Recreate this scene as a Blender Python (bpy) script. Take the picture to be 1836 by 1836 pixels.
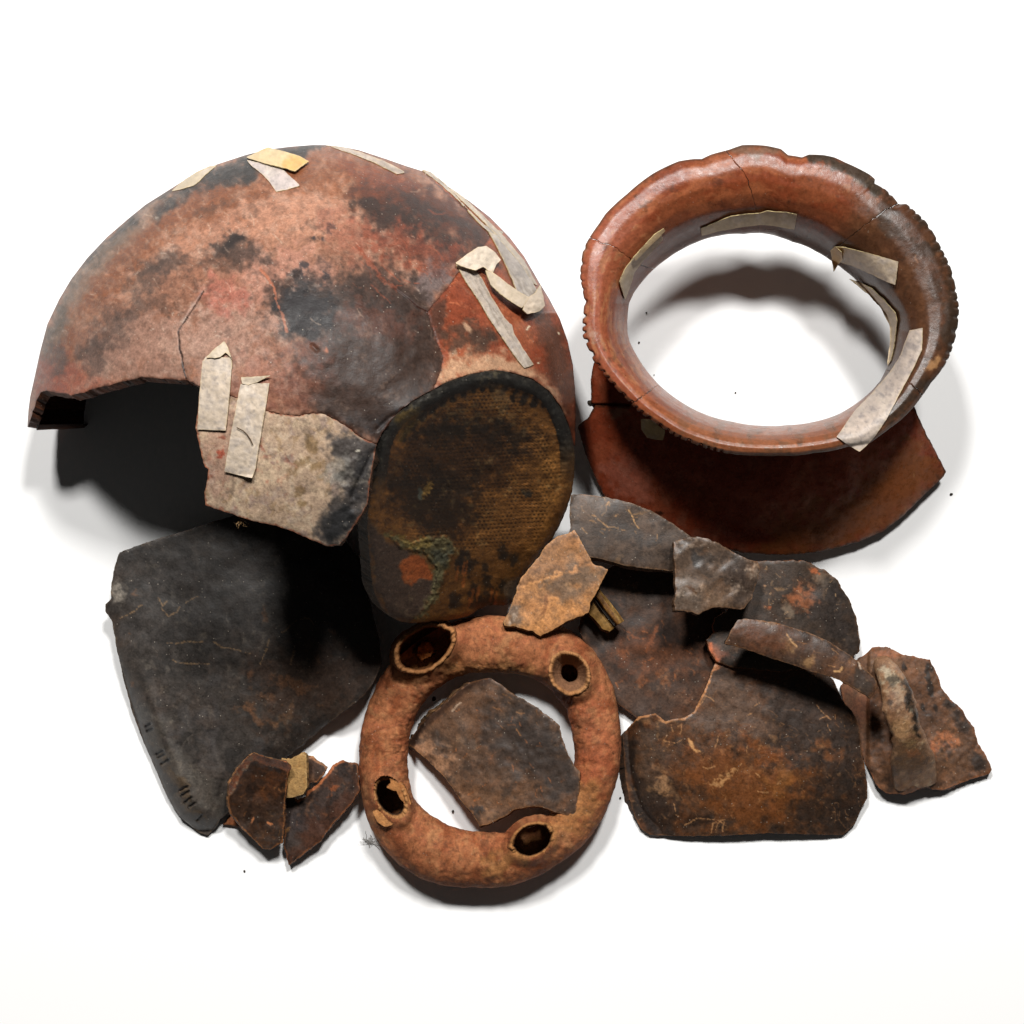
import bpy, math
import numpy as np

# ------------------------------------------------------------------ camera, light, exposure
S = 0.0005            # metres per unit of the working grid (the sheet seen is about 0.92 m wide)
H = 3300.0            # camera height above the sheet, in grid units
sc = bpy.context.scene
COL = sc.collection
for o in list(bpy.data.objects):
    bpy.data.objects.remove(o)

cam = bpy.data.cameras.new('camera')
cam.angle = 2 * math.atan(918.0 / H)
cam.clip_start, cam.clip_end = 0.05, 50
cam_o = bpy.data.objects.new('camera', cam)
cam_o.location = (0, 0, H * S)
COL.objects.link(cam_o)
sc.camera = cam_o

w = bpy.data.worlds.new('World')
sc.world = w
w.use_nodes = True
w.node_tree.nodes['Background'].inputs[0].default_value = (1, 0.98, 0.95, 1)
w.node_tree.nodes['Background'].inputs[1].default_value = 0.024

def softbox(az, el, dist, power, size):
    l = bpy.data.lights.new('softbox', 'AREA')
    l.shape = 'SQUARE'
    l.size = size
    l.energy = power
    l.color = (1.0, 0.985, 0.96)
    o = bpy.data.objects.new('softbox', l)
    a, e = math.radians(az), math.radians(el)
    d = np.array([math.sin(a) * math.cos(e), math.cos(a) * math.cos(e), math.sin(e)])
    o.location = tuple(d * dist)
    from mathutils import Vector
    o.rotation_euler = Vector(tuple(d)).to_track_quat('Z', 'Y').to_euler()
    COL.objects.link(o)
softbox(16, 55, 3.6, 118, 0.4)
softbox(-17, 54, 3.6, 114, 0.4)

vs = sc.view_settings
vs.view_transform = 'Standard'
vs.look = 'None'
vs.exposure = 0
vs.gamma = 1
K = 1.5              # a level face returns about K times its albedo under the two lamps

# ------------------------------------------------------------------ helpers: numbers, noise
A = lambda *p: np.array(p, dtype=float)

def pts(s):
    v = [float(t) for t in s.replace(';', ' ').replace(',', ' ').split()]
    return np.array(v).reshape(-1, 2)

def sm(a, b, x):
    t = np.clip((x - a) / (b - a), 0, 1)
    return t * t * (3 - 2 * t)

def _hash(ix, iy, seed):
    h = (ix.astype(np.int64) * 374761393 + iy.astype(np.int64) * 668265263 + seed * 144665279) & 0xFFFFFFFF
    h = ((h ^ (h >> 13)) * 1274126177) & 0xFFFFFFFF
    h = ((h ^ (h >> 15)) * 2246822519) & 0xFFFFFFFF
    return ((h ^ (h >> 16)) & 0xFFFF) / 65535.0

def vnoise(x, y, seed):
    x0, y0 = np.floor(x), np.floor(y)
    fx, fy = x - x0, y - y0
    u = fx * fx * fx * (fx * (fx * 6 - 15) + 10)
    v = fy * fy * fy * (fy * (fy * 6 - 15) + 10)
    a, b = _hash(x0, y0, seed), _hash(x0 + 1, y0, seed)
    c, d = _hash(x0, y0 + 1, seed), _hash(x0 + 1, y0 + 1, seed)
    return (a + (b - a) * u + (c - a) * v + (a - b - c + d) * u * v) * 2 - 1

def fbm(x, y, scale, octv=4, seed=0):
    r, amp, tot = 0, 1.0, 0
    ca, sa = 0.8, 0.6
    X, Y = np.asarray(x) / scale, np.asarray(y) / scale
    for i in range(octv):
        r = r + amp * vnoise(X + 17.3 * i, Y - 9.1 * i, seed * 31 + i)
        tot += amp
        amp *= 0.55
        X, Y = (X * ca - Y * sa) * 2.03, (X * sa + Y * ca) * 2.03
    return r / tot * 1.5

def lin(c):
    c = np.asarray(c, float) / 255.0
    return np.where(c <= 0.04045, c / 12.92, ((c + 0.055) / 1.055) ** 2.4)

def P(x, y, z):
    """grid position + height -> metres in the place"""
    x, y, z = np.broadcast_arrays(np.asarray(x, float), np.asarray(y, float), np.asarray(z, float))
    k = S * (H - z) / H
    return np.stack([(x - 918) * k, -(y - 918) * k, z * S], -1)

def densify(p, step, closed=True):
    out = []
    n = len(p)
    for i in range(n if closed else n - 1):
        a, b = p[i], p[(i + 1) % n]
        m = max(1, int(np.ceil(np.hypot(*(b - a)) / step)))
        t = np.arange(m)[:, None] / m
        out.append(a + (b - a) * t)
    if not closed:
        out.append(p[-1:])
    return np.concatenate(out)

def chaikin(p, n=2):
    for _ in range(n):
        q = np.roll(p, -1, 0)
        p = np.stack([p * .75 + q * .25, p * .25 + q * .75], 1).reshape(-1, 2)
    return p

def roughen(p, amp, seed, scale=9):
    """uneven fracture line"""
    t = np.roll(p, -2, 0) - np.roll(p, 2, 0)
    nrm = np.stack([t[:, 1], -t[:, 0]], 1)
    nrm /= np.maximum(np.hypot(nrm[:, 0], nrm[:, 1]), 1e-6)[:, None]
    a = fbm(p[:, 0], p[:, 1], scale, 4, seed) * amp
    return p + nrm * a[:, None]

def seg_dist(x, y, p, closed=False):
    best = np.full(x.shape, 1e9)
    n = len(p)
    for i in range(n if closed else n - 1):
        a, b = p[i], p[(i + 1) % n]
        d = b - a
        L = max(d @ d, 1e-9)
        t = np.clip(((x - a[0]) * d[0] + (y - a[1]) * d[1]) / L, 0, 1)
        q = np.hypot(x - a[0] - t * d[0], y - a[1] - t * d[1])
        best = np.minimum(best, q)
    return best

def inside(x, y, p):
    r = np.zeros(x.shape, bool)
    j = len(p) - 1
    for i in range(len(p)):
        xi, yi = p[i]
        xj, yj = p[j]
        if yi != yj:
            c = ((yi > y) != (yj > y)) & (x < (xj - xi) * (y - yi) / (yj - yi) + xi)
            r ^= c
        j = i
    return r

# ------------------------------------------------------------------ helpers: paint (colour of the clay itself)
class Paint:
    def __init__(s, x, y, d, base, seed=0, warp=9, wscale=34, rough=.5):
        s.x, s.y, s.d, s.seed = x, y, d, seed
        s.n = 0
        s.c = np.tile(np.array(base, float), (len(x), 1))
        s.r = np.full(len(x), rough)
        s.tint = A(1.0, .985, .9)
        s.wx = x + fbm(x, y, wscale, 4, seed + 101) * warp
        s.wy = y + fbm(x, y, wscale, 4, seed + 102) * warp
    def put(s, col, m, idx=None, rough=None):
        col = np.asarray(col, float)
        if idx is None:
            s.c += (col - s.c) * m[:, None]
            if rough is not None: s.r += (rough - s.r) * m
        else:
            s.c[idx] += (col - s.c[idx]) * m[:, None]
            if rough is not None: s.r[idx] += (rough - s.r[idx]) * m
    def blob(s, col, cx, cy, rx, ry, ang=0, a=1., soft=.45, brk=.45, bs=14, rough=None):
        s.n += 1
        R = max(rx, ry) * (1 + soft + brk) + 4
        idx = np.nonzero((abs(s.wx - cx) < R) & (abs(s.wy - cy) < R))[0]
        if not len(idx): return s
        dx, dy = s.wx[idx] - cx, s.wy[idx] - cy
        t = math.radians(ang)
        u, v = dx * math.cos(t) + dy * math.sin(t), -dx * math.sin(t) + dy * math.cos(t)
        q = np.hypot(u / rx, v / ry)
        if brk: q = q + brk * fbm(s.x[idx], s.y[idx], bs, 4, s.seed + s.n * 7)
        s.put(col, a * sm(1 + soft, 1 - soft, q), idx, rough)
        return s
    def noise(s, col, scale, lo, hi, a=1., ang=0, stretch=1., octv=4, rough=None):
        s.n += 1
        t = math.radians(ang)
        u = (s.wx * math.cos(t) + s.wy * math.sin(t)) / stretch
        v = -s.wx * math.sin(t) + s.wy * math.cos(t)
        s.put(col, a * sm(lo, hi, fbm(u, v, scale, octv, s.seed + s.n * 13)), None, rough)
        return s
    def stroke(s, col, p, wd, a=1., brk=.6, bs=5, warp=.3):
        s.n += 1
        p = pts(p) if isinstance(p, str) else p
        lo, hi = p.min(0) - wd * 3 - 8, p.max(0) + wd * 3 + 8
        idx = np.nonzero((s.x > lo[0]) & (s.x < hi[0]) & (s.y > lo[1]) & (s.y < hi[1]))[0]
        if not len(idx): return s
        X = s.x[idx] + (s.wx[idx] - s.x[idx]) * warp
        Y = s.y[idx] + (s.wy[idx] - s.y[idx]) * warp
        q = seg_dist(X, Y, p) / wd + brk * fbm(s.x[idx], s.y[idx], bs, 3, s.seed + s.n * 5)
        s.put(col, a * sm(1.3, .5, q), idx)
        return s
    def area(s, col, p, soft=6, a=1., brk=1., bs=14, rough=None):
        s.n += 1
        p = pts(p) if isinstance(p, str) else p
        m = soft * 3 + 10
        lo, hi = p.min(0) - m, p.max(0) + m
        idx = np.nonzero((s.wx > lo[0]) & (s.wx < hi[0]) & (s.wy > lo[1]) & (s.wy < hi[1]))[0]
        if not len(idx): return s
        X, Y = s.wx[idx], s.wy[idx]
        q = seg_dist(X, Y, p, True)
        q = np.where(inside(X, Y, p), -q, q) + brk * soft * fbm(s.x[idx], s.y[idx], bs, 4, s.seed + s.n * 11)
        s.put(col, a * sm(soft, -soft, q), idx, rough)
        return s
    def edge(s, col, wd, a=1., brk=.8, bs=8, ring=None):
        s.n += 1
        q = s.d / wd + brk * fbm(s.x, s.y, bs, 3, s.seed + s.n * 3)
        m = a * sm(1.2, .3, q)
        if ring is not None: m = m * ring
        s.put(col, m)
        return s
    def scratches(s, col, n, box, lmin, lmax, wd=.9, a=.8, ang=None, spread=180):
        rng = np.random.RandomState(s.seed * 7 + s.n + n)
        for i in range(n):
            x0, y0 = rng.uniform(box[0], box[2]), rng.uniform(box[1], box[3])
            t = math.radians((ang if ang is not None else 0) + rng.uniform(-spread, spread))
            L = rng.uniform(lmin, lmax)
            k = rng.uniform(-.4, .4)
            p = [(x0, y0)]
            for _ in range(3):
                x0 += math.cos(t) * L / 3; y0 += math.sin(t) * L / 3; t += k
                p.append((x0, y0))
            s.stroke(col, np.array(p), wd * rng.uniform(.7, 1.4), a * rng.uniform(.4, 1), .9, 4)
        return s
    def specks(s, col, scale, thr, a=1., box=None):
        s.n += 1
        q = .62 * fbm(s.x, s.y, scale * 1.9, 4, s.seed + s.n * 17) + .5 * fbm(s.x, s.y, 46, 3, s.seed + s.n * 19)
        m = a * .55 * sm(thr - .18, thr + .35, q)
        if box is not None:
            cx, cy, rx, ry = box
            m = m * sm(1.2, .6, np.hypot((s.x - cx) / rx, (s.y - cy) / ry))
        s.put(col, m)
        return s
    def out(s):
        n = fbm(s.x, s.y, 5.5, 3, s.seed + 900)
        lum = (s.c * A(.3, .59, .11)).sum(1)[:, None]
        c = np.clip((lum + (s.c - lum) * .97) * s.tint * (1 + .06 * n)[:, None], 3, 255)
        return np.concatenate([lin(c) / K, np.clip(s.r, .05, 1)[:, None]], 1)

# ------------------------------------------------------------------ materials
def clay(name, grain=.3, speck=.5, bump=.5, spec=.4, fine=1., speck_col=(.42, .36, .29)):
    m = bpy.data.materials.new(name)
    m.use_nodes = True
    nt = m.node_tree
    N, L = nt.nodes, nt.links
    b = N['Principled BSDF']
    b.inputs['Specular IOR Level'].default_value = spec
    at = N.new('ShaderNodeAttribute'); at.attribute_name = 'col'
    tc = N.new('ShaderNodeTexCoord')
    mp = N.new('ShaderNodeMapping'); mp.inputs['Scale'].default_value = (1 / S,) * 3
    L.new(tc.outputs['Object'], mp.inputs['Vector'])
    n1 = N.new('ShaderNodeTexNoise'); n1.inputs['Scale'].default_value = .085 * fine
    n1.inputs['Detail'].default_value = 6; n1.inputs['Roughness'].default_value = .68
    n2 = N.new('ShaderNodeTexNoise'); n2.inputs['Scale'].default_value = .27 * fine
    n2.inputs['Detail'].default_value = 3; n2.inputs['Roughness'].default_value = .7
    vo = N.new('ShaderNodeTexVoronoi'); vo.inputs['Scale'].default_value = .19
    for q in (n1, n2, vo): L.new(mp.outputs[0], q.inputs['Vector'])
    mr = N.new('ShaderNodeMapRange')
    mr.inputs[1].default_value, mr.inputs[2].default_value = .34, .66
    mr.inputs[3].default_value, mr.inputs[4].default_value = 1 - grain, 1 + grain
    ad = N.new('ShaderNodeMath'); ad.operation = 'ADD'
    h1 = N.new('ShaderNodeMath'); h1.operation = 'MULTIPLY'; h1.inputs[1].default_value = .5
    h2 = N.new('ShaderNodeMath'); h2.operation = 'MULTIPLY'; h2.inputs[1].default_value = .5
    L.new(n1.outputs[0], h1.inputs[0]); L.new(n2.outputs[0], h2.inputs[0])
    L.new(h1.outputs[0], ad.inputs[0]); L.new(h2.outputs[0], ad.inputs[1])
    L.new(ad.outputs[0], mr.inputs[0])
    mul = N.new('ShaderNodeVectorMath'); mul.operation = 'SCALE'
    L.new(at.outputs['Color'], mul.inputs[0]); L.new(mr.outputs[0], mul.inputs['Scale'])
    # small grains of temper
    sepx = N.new('ShaderNodeSeparateColor'); L.new(vo.outputs['Color'], sepx.inputs[0])
    g1 = N.new('ShaderNodeMapRange'); g1.inputs[1].default_value, g1.inputs[2].default_value = .9, .94
    L.new(sepx.outputs[0], g1.inputs[0])
    g2 = N.new('ShaderNodeMapRange'); g2.inputs[1].default_value, g2.inputs[2].default_value = .24, .06
    L.new(vo.outputs['Distance'], g2.inputs[0])
    gm = N.new('ShaderNodeMath'); gm.operation = 'MULTIPLY'
    L.new(g1.outputs[0], gm.inputs[0]); L.new(g2.outputs[0], gm.inputs[1])
    gs = N.new('ShaderNodeMath'); gs.operation = 'MULTIPLY'; gs.inputs[1].default_value = speck
    L.new(gm.outputs[0], gs.inputs[0])
    mix = N.new('ShaderNodeMix'); mix.data_type = 'RGBA'
    L.new(gs.outputs[0], mix.inputs['Factor']); L.new(mul.outputs[0], mix.inputs[6])
    mix.inputs[7].default_value = (*speck_col, 1)
    L.new(mix.outputs[2], b.inputs['Base Color'])
    rr = N.new('ShaderNodeMath'); rr.operation = 'MULTIPLY_ADD'
    rr.inputs[1].default_value = .5
    L.new(n1.outputs[0], rr.inputs[0])
    ra = N.new('ShaderNodeMath'); ra.operation = 'ADD'; ra.inputs[1].default_value = -.25
    L.new(at.outputs['Alpha'], ra.inputs[0]); L.new(ra.outputs[0], rr.inputs[2])
    L.new(rr.outputs[0], b.inputs['Roughness'])
    bp = N.new('ShaderNodeBump'); bp.inputs['Strength'].default_value = bump
    bp.inputs['Distance'].default_value = 2.2 * S
    L.new(ad.outputs[0], bp.inputs['Height']); L.new(bp.outputs[0], b.inputs['Normal'])
    return m

M_POT = clay('burnished_clay', .4, .6, .32, .17, 1.0)
M_RED = clay('red_slip_clay', .28, .3, .2, .26, 1.0)
M_DARK = clay('smoked_clay', .5, .6, .3, .36, 1.0)
M_STAND = clay('coarse_orange_clay', .42, .4, .75, .2, 1.15)
M_BASE = clay('woven_impressed_clay', .5, .4, .7, .3, 1.0)
M_TAPE = clay('masking_tape', .09, 0, .3, .35, .8)

mp_ = bpy.data.materials.new('white_paper')
mp_.use_nodes = True
b_ = mp_.node_tree.nodes['Principled BSDF']
b_.inputs['Roughness'].default_value = .7
b_.inputs['Specular IOR Level'].default_value = .15
n_ = mp_.node_tree.nodes.new('ShaderNodeTexNoise'); n_.inputs['Scale'].default_value = 9
r_ = mp_.node_tree.nodes.new('ShaderNodeMapRange')
r_.inputs[3].default_value, r_.inputs[4].default_value = .84, .87
cc_ = mp_.node_tree.nodes.new('ShaderNodeCombineColor')
mp_.node_tree.links.new(n_.outputs[0], r_.inputs[0])
for i in range(3): mp_.node_tree.links.new(r_.outputs[0], cc_.inputs[i])
mp_.node_tree.links.new(cc_.outputs[0], b_.inputs['Base Color'])

# ------------------------------------------------------------------ helpers: objects
def mesh_object(name, co, quads, col, mat, parent=None):
    me = bpy.data.meshes.new(name)
    co, quads = np.asarray(co, float), np.asarray(quads, np.int32)
    if parent is not None:
        org = np.array(parent['_org'])
    else:
        org = np.array([co[:, 0].mean(), co[:, 1].mean(), 0.0])
    co = co - org
    me.vertices.add(len(co)); me.vertices.foreach_set('co', co.astype(np.float32).ravel())
    me.loops.add(quads.size); me.loops.foreach_set('vertex_index', quads.ravel())
    me.polygons.add(len(quads))
    me.polygons.foreach_set('loop_start', np.arange(0, quads.size, 4, dtype=np.int32))
    me.polygons.foreach_set('use_smooth', np.ones(len(quads), bool))
    me.update(calc_edges=True)
    at = me.color_attributes.new('col', 'FLOAT_COLOR', 'POINT')
    at.data.foreach_set('color', np.asarray(col, np.float32).ravel())
    me.materials.append(mat)
    o = bpy.data.objects.new(name, me)
    COL.objects.link(o)
    if parent is None:
        o.location = tuple(org)
    else:
        o.parent = parent
        if parent.type == 'MESH':
            pass
    return o

def thing(name, x, y, label, cat, group=None):
    o = bpy.data.objects.new(name, None)
    o.empty_display_size = .02
    org = P(x, y, 0)
    o.location = tuple(org)
    o['_org'] = [float(v) for v in org]
    COL.objects.link(o)
    o['label'], o['category'] = label, cat
    if group: o['group'] = group
    return o

def tag(o, label, cat, group=None, kind=None):
    o['label'], o['category'] = label, cat
    if group: o['group'] = group
    if kind: o['kind'] = kind
    return o

def raster(poly, xs, ys):
    a, b = poly, np.roll(poly, -1, 0)
    m = np.zeros((len(ys), len(xs)), bool)
    for i, y in enumerate(ys):
        k = (a[:, 1] > y) != (b[:, 1] > y)
        if not k.any(): continue
        cx = np.sort(a[k, 0] + (y - a[k, 1]) * (b[k, 0] - a[k, 0]) / (b[k, 1] - a[k, 1]))
        m[i] = np.searchsorted(cx, xs) % 2 == 1
    return m

def sherd(name, poly, zf, paint, mat, thick=14, parent=None, sp=2.0, rough=1.2, seed=1, smooth=0,
          edge=(120, 85, 60), inner=(45, 36, 30), shift=(0, 0), wear=1.2, skirt=None, wall_amp=1.2, edge_rough=.75, nst=6.):
    """a curved fragment: outline + height field + thickness, fracture faces all round"""
    poly = pts(poly) if isinstance(poly, str) else np.asarray(poly, float)
    if smooth: poly = chaikin(poly, smooth)
    D = densify(poly, .8)
    if rough: D = roughen(D, rough, seed)
    lo, hi = D.min(0) - sp, D.max(0) + sp
    xs, ys = np.arange(lo[0], hi[0], sp), np.arange(lo[1], hi[1], sp)
    C = raster(D, xs[:-1] + sp / 2, ys[:-1] + sp / 2)
    ny, nx = C.shape
    cnt = np.zeros((ny + 1, nx + 1), int)
    for dy in (0, 1):
        for dx in (0, 1):
            cnt[dy:ny + dy, dx:nx + dx] += C
    used, bnd = cnt > 0, (cnt > 0) & (cnt < 4)
    X, Y = np.meshgrid(xs[:nx + 1], ys[:ny + 1])
    X, Y = X.copy(), Y.copy()
    bi = np.argwhere(bnd)
    for k in range(0, len(bi), 400):
        q = bi[k:k + 400]
        dd = (X[q[:, 0], q[:, 1]][:, None] - D[None, :, 0]) ** 2 + (Y[q[:, 0], q[:, 1]][:, None] - D[None, :, 1]) ** 2
        j = dd.argmin(1)
        X[q[:, 0], q[:, 1]], Y[q[:, 0], q[:, 1]] = D[j, 0], D[j, 1]
    inn = used & ~bnd
    pad = np.pad(bnd, 1)
    ring1 = inn & (pad[:-2, 1:-1] | pad[2:, 1:-1] | pad[1:-1, :-2] | pad[1:-1, 2:])
    r1 = np.argwhere(ring1)
    if len(r1):
        for _ in range(3):
            i, j = r1[:, 0], r1[:, 1]
            X[i, j] = (X[i - 1, j] + X[i + 1, j] + X[i, j - 1] + X[i, j + 1]) / 4
            Y[i, j] = (Y[i - 1, j] + Y[i + 1, j] + Y[i, j - 1] + Y[i, j + 1]) / 4
    ids = -np.ones(used.shape, int)
    ids[used] = np.arange(used.sum())
    x, y = X[used], Y[used]
    n = len(x)
    # distance from the broken edge (exact near it)
    ring = bnd.copy(); near = bnd.copy()
    for _ in range(int(26 / sp)):
        p_ = np.pad(near, 1)
        near = used & (p_[:-2, 1:-1] | p_[2:, 1:-1] | p_[1:-1, :-2] | p_[1:-1, 2:] | near)
    d = np.full(n, 40.0)
    ni = ids[near]
    Ds = D[::3]
    for k in range(0, len(ni), 500):
        q = ni[k:k + 500]
        d[q] = np.sqrt(((x[q][:, None] - Ds[None, :, 0]) ** 2 + (y[q][:, None] - Ds[None, :, 1]) ** 2).min(1))
    z = zf(x, y)
    zx = (zf(x + nst, y) - zf(x - nst, y)) / (2 * nst)
    zy = (zf(x, y + nst) - zf(x, y - nst)) / (2 * nst)
    z = z - wear * np.exp(-d / 2.2) * (1 + .8 * fbm(x, y, 7, 3, seed + 5))
    z = np.maximum(z, .55 * thick + 2)
    sl = np.maximum(np.hypot(zx, zy), 1e-6)
    cl = np.minimum(1, 1.1 / sl)
    nrm = np.stack([-zx * cl, zy * cl, np.ones(n)], 1)
    nrm /= np.linalg.norm(nrm, axis=1)[:, None]
    top = P(x, y, z)
    bot = top - nrm * (thick * S) + np.array([shift[0] * S, -shift[1] * S, 0])
    bot[:, 2] = np.maximum(bot[:, 2], .6 * S)
    cq = np.argwhere(C)
    v00, v01 = ids[cq[:, 0], cq[:, 1]], ids[cq[:, 0], cq[:, 1] + 1]
    v10, v11 = ids[cq[:, 0] + 1, cq[:, 1]], ids[cq[:, 0] + 1, cq[:, 1] + 1]
    F = np.stack([v00, v10, v11, v01], 1)
    pc = paint(x, y, d)
    pc = pc.out() if isinstance(pc, Paint) else pc
    ic = Paint(x, y, d, inner, seed + 50, rough=.8).noise(np.array(inner) * 1.5, 20, 0, .8, .7).out()
    # boundary edges
    e = np.concatenate([F[:, [0, 1]], F[:, [1, 2]], F[:, [2, 3]], F[:, [3, 0]]])
    key = np.minimum(e[:, 0], e[:, 1]).astype(np.int64) * n + np.maximum(e[:, 0], e[:, 1])
    _, inv, c = np.unique(key, return_inverse=True, return_counts=True)
    be = e[c[inv] == 1]
    bv = np.unique(be)
    loc = -np.ones(n, int); loc[bv] = np.arange(len(bv)); nb = len(bv)
    T, B = top[bv], bot[bv]
    out = top[bv] - nrm[bv] * (thick * S * .5)
    # outward direction per boundary vertex
    ev = top[be[:, 1]] - top[be[:, 0]]
    en = np.stack([ev[:, 1], -ev[:, 0], 0 * ev[:, 0]], 1)
    on = np.zeros((n, 3)); np.add.at(on, be[:, 0], en); np.add.at(on, be[:, 1], en)
    on = on[bv]; on /= np.maximum(np.linalg.norm(on, axis=1), 1e-9)[:, None]
    rings = []
    for k, t in enumerate((0, .12, .35, .65, .9, 1)):
        r = T * (1 - t) + B * t
        if 0 < t < 1:
            r = r + on * (S * (wall_amp * (.6 * math.sin(t * math.pi)) + wall_amp * fbm(x[bv] + 60 * t, y[bv], 5, 3, seed + 77 + k) * .8)[:, None])
        rings.append(r)
    if skirt is not None:
        f = skirt(x[bv], y[bv])
        inw = P(CX, CY, 0)[None, :] - T
        inw[:, 2] = 0
        inw /= np.linalg.norm(inw, axis=1)[:, None]
        t0 = T[:, 2:3]
        tab = [(0.12, .65), (6, .35), (26, .1), (60, .002), (60, .0)]
        for k, (sh, zz) in enumerate(tab[:4]):
            q = T + inw * (sh * S); q[:, 2:3] = t0 * zz
            q[:, 2] += .5 * S
            rings[k + 1] = np.where(f[:, None], q, rings[k + 1])
    rc = Paint(x[bv], y[bv], d[bv], edge, seed + 60, rough=edge_rough).noise(np.array(edge) * .55, 9, -.1, .6, .8).noise(np.minimum(np.array(edge) * 1.3, 250), 5, .2, .7, .7).out()
    co = [top, bot] + rings
    cols = [pc, ic] + [rc] * 6
    if skirt is not None:
        f = skirt(x[bv], y[bv])
        for k in range(2, 6):
            cols[k] = np.where(f[:, None], pc[bv], rc)
    FB = F[:, ::-1] + n
    quads = [F, FB]
    a, b2 = loc[be[:, 0]], loc[be[:, 1]]
    for k in range(5):
        o0, o1 = 2 * n + k * nb, 2 * n + (k + 1) * nb
        quads.append(np.stack([b2 + o0, a + o0, a + o1, b2 + o1], 1))
    return mesh_object(name, np.concatenate(co), np.concatenate(quads), np.concatenate(cols), mat, parent)

def loft(name, V, col, mat, closed_u, closed_v, parent=None, keep=None, caps=None):
    nu, nv = V.shape[:2]
    u, v = np.meshgrid(np.arange(nu if closed_u else nu - 1), np.arange(nv if closed_v else nv - 1), indexing='ij')
    u1, v1 = (u + 1) % nu, (v + 1) % nv
    F = np.stack([u * nv + v, u1 * nv + v, u1 * nv + v1, u * nv + v1], -1)
    if keep is not None: F = F[keep]
    F = F.reshape(-1, 4)
    if caps is not None: F = np.concatenate([F, caps])
    return mesh_object(name, V.reshape(-1, 3), F, col, mat, parent)

def plane(x0, y0, z0, gx, gy, bend=None, nz=2.0, seed=3, ns=40):
    """gently curved height field; bend = (cx, cy, angle, curvature)"""
    def f(x, y):
        z = z0 + gx * (x - x0) + gy * (y - y0)
        if bend is not None:
            for cx, cy, ang, k in bend:
                t = math.radians(ang)
                u = (x - cx) * math.cos(t) + (y - cy) * math.sin(t)
                z = z - k * u * u
        return np.maximum(z + nz * fbm(x, y, ns * 1.3, 2, seed), 2.0)
    return f

# ------------------------------------------------------------------ the white sheet
me = bpy.data.meshes.new('tabletop')
me.from_pydata([(-3, -3, 0), (3, -3, 0), (3, 3, 0), (-3, 3, 0)], [], [(0, 1, 2, 3)])
me.materials.append(mp_)
o = bpy.data.objects.new('tabletop', me); COL.objects.link(o)
o['kind'] = 'structure'; o['label'] = 'plain white sheet the pottery fragments lie on'

# ================================================================== the large jar body
CX, CY = 545.0, 728.0
POT_OUT = pts('49,768 51,735 54,712 60,685 72,630 85,581 106,537 128,500 157,462 192,425 229,393 261,367 307,338 348,312 388,295 440,278 480,268 521,263 560,260 582,260 612,263 643,269 692,285 729,298 758,307 798,332 842,361 879,390 914,426 940,460 966,505 985,536 1004,572 1018,612 1027,653 1031,696 1032,740')
FOOT = pts('661,907 664,880 668,840 676,796 686,776 700,755 720,735 740,720 760,708 777,699 800,686 840,672 880,665 915,668 955,680 985,702 1006,730 1020,762 1029,797 1031,831 1028,871 1020,903 1003,944 990,965 968,994 947,1023 928,1046 922,1076 906,1087 881,1084 857,1092 846,1103 811,1112 772,1114 743,1118 715,1114 696,1103 680,1084 669,1059 665,1021 661,980 658,939')
_a = np.arctan2(POT_OUT[:, 1] - CY, POT_OUT[:, 0] - CX)
_r = np.hypot(POT_OUT[:, 1] - CY, POT_OUT[:, 0] - CX)
_a = np.where(_a > 2.0, _a - 2 * math.pi, _a)
_o = np.argsort(_a)
PA, PR = _a[_o], _r[_o]
PA = np.concatenate([[-2 * math.pi + .9], PA, [.9]]); PR = np.concatenate([[495], PR, [495]])
_m = np.linalg.solve(np.array([[1, 50, -216], [1, -107, 238], [1, -150, -120.]]), np.array([408, 180, 500.]))
FA, FGX, FGY = _m
CR1 = '365,523 336,566 320,598 323,630 332,664 338,686'
CR4 = pts('765,560 749,552 730,536 709,520')

def z_body(x, y):
    a = np.arctan2(y - CY, x - CX)
    a = np.where(a > .9, a - 2 * math.pi, a)
    ro = np.interp(a, PA, PR)
    q = np.hypot(x - CX, y - CY) / ro
    return 115 + 405 * np.sqrt(np.maximum(1 - (.996 * np.minimum(q, 1)) ** 2, 0))

def z_foot(x, y):
    return FA + FGX * (x - 850) + FGY * (y - 880)

def z_pot(x, y):
    zs = z_body(x, y)
    near = (x > 540) & (y > 560)
    zb = np.full(x.shape, -1e3)
    if near.any():
        X, Y = x[near], y[near]
        dd = seg_dist(X, Y, FOOT, True)
        dd = np.where(inside(X, Y, FOOT), 0, dd)
        zb[near] = z_foot(X, Y) - 1.5 * dd - 3
    k = 22.0
    h = np.clip(.5 + .5 * (zb - zs) / k, 0, 1)
    z = zs * (1 - h) + zb * h + k * h * (1 - h)
    z = z + 2.6 * fbm(x, y, 80, 3, 4) + .2 * fbm(x, y, 11, 3, 5)
    z = z - 2.5 * sm(2.6, .6, seg_dist(x, y, pts(CR1))) - 2.5 * sm(2.4, .6, seg_dist(x, y, CR4))
    # fold and pits near the foot
    z = z - 3 * np.exp(-(seg_dist(x, y, pts('560,620 568,628')) / 4) ** 2)
    z = z - 5 * np.exp(-(seg_dist(x, y, pts('690,800 668,812 640,870 632,890')) / 5) ** 2)
    z = z - 4 * np.exp(-(seg_dist(x, y, pts('676,770 700,748 730,735')) / 4) ** 2)
    lf = sm(560, 640, x) * sm(740, 800, y) * sm(20, -30, x - 660)
    z = z + lf * 3.5 * fbm(x, y, 22, 4, 8)
    return z

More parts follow.
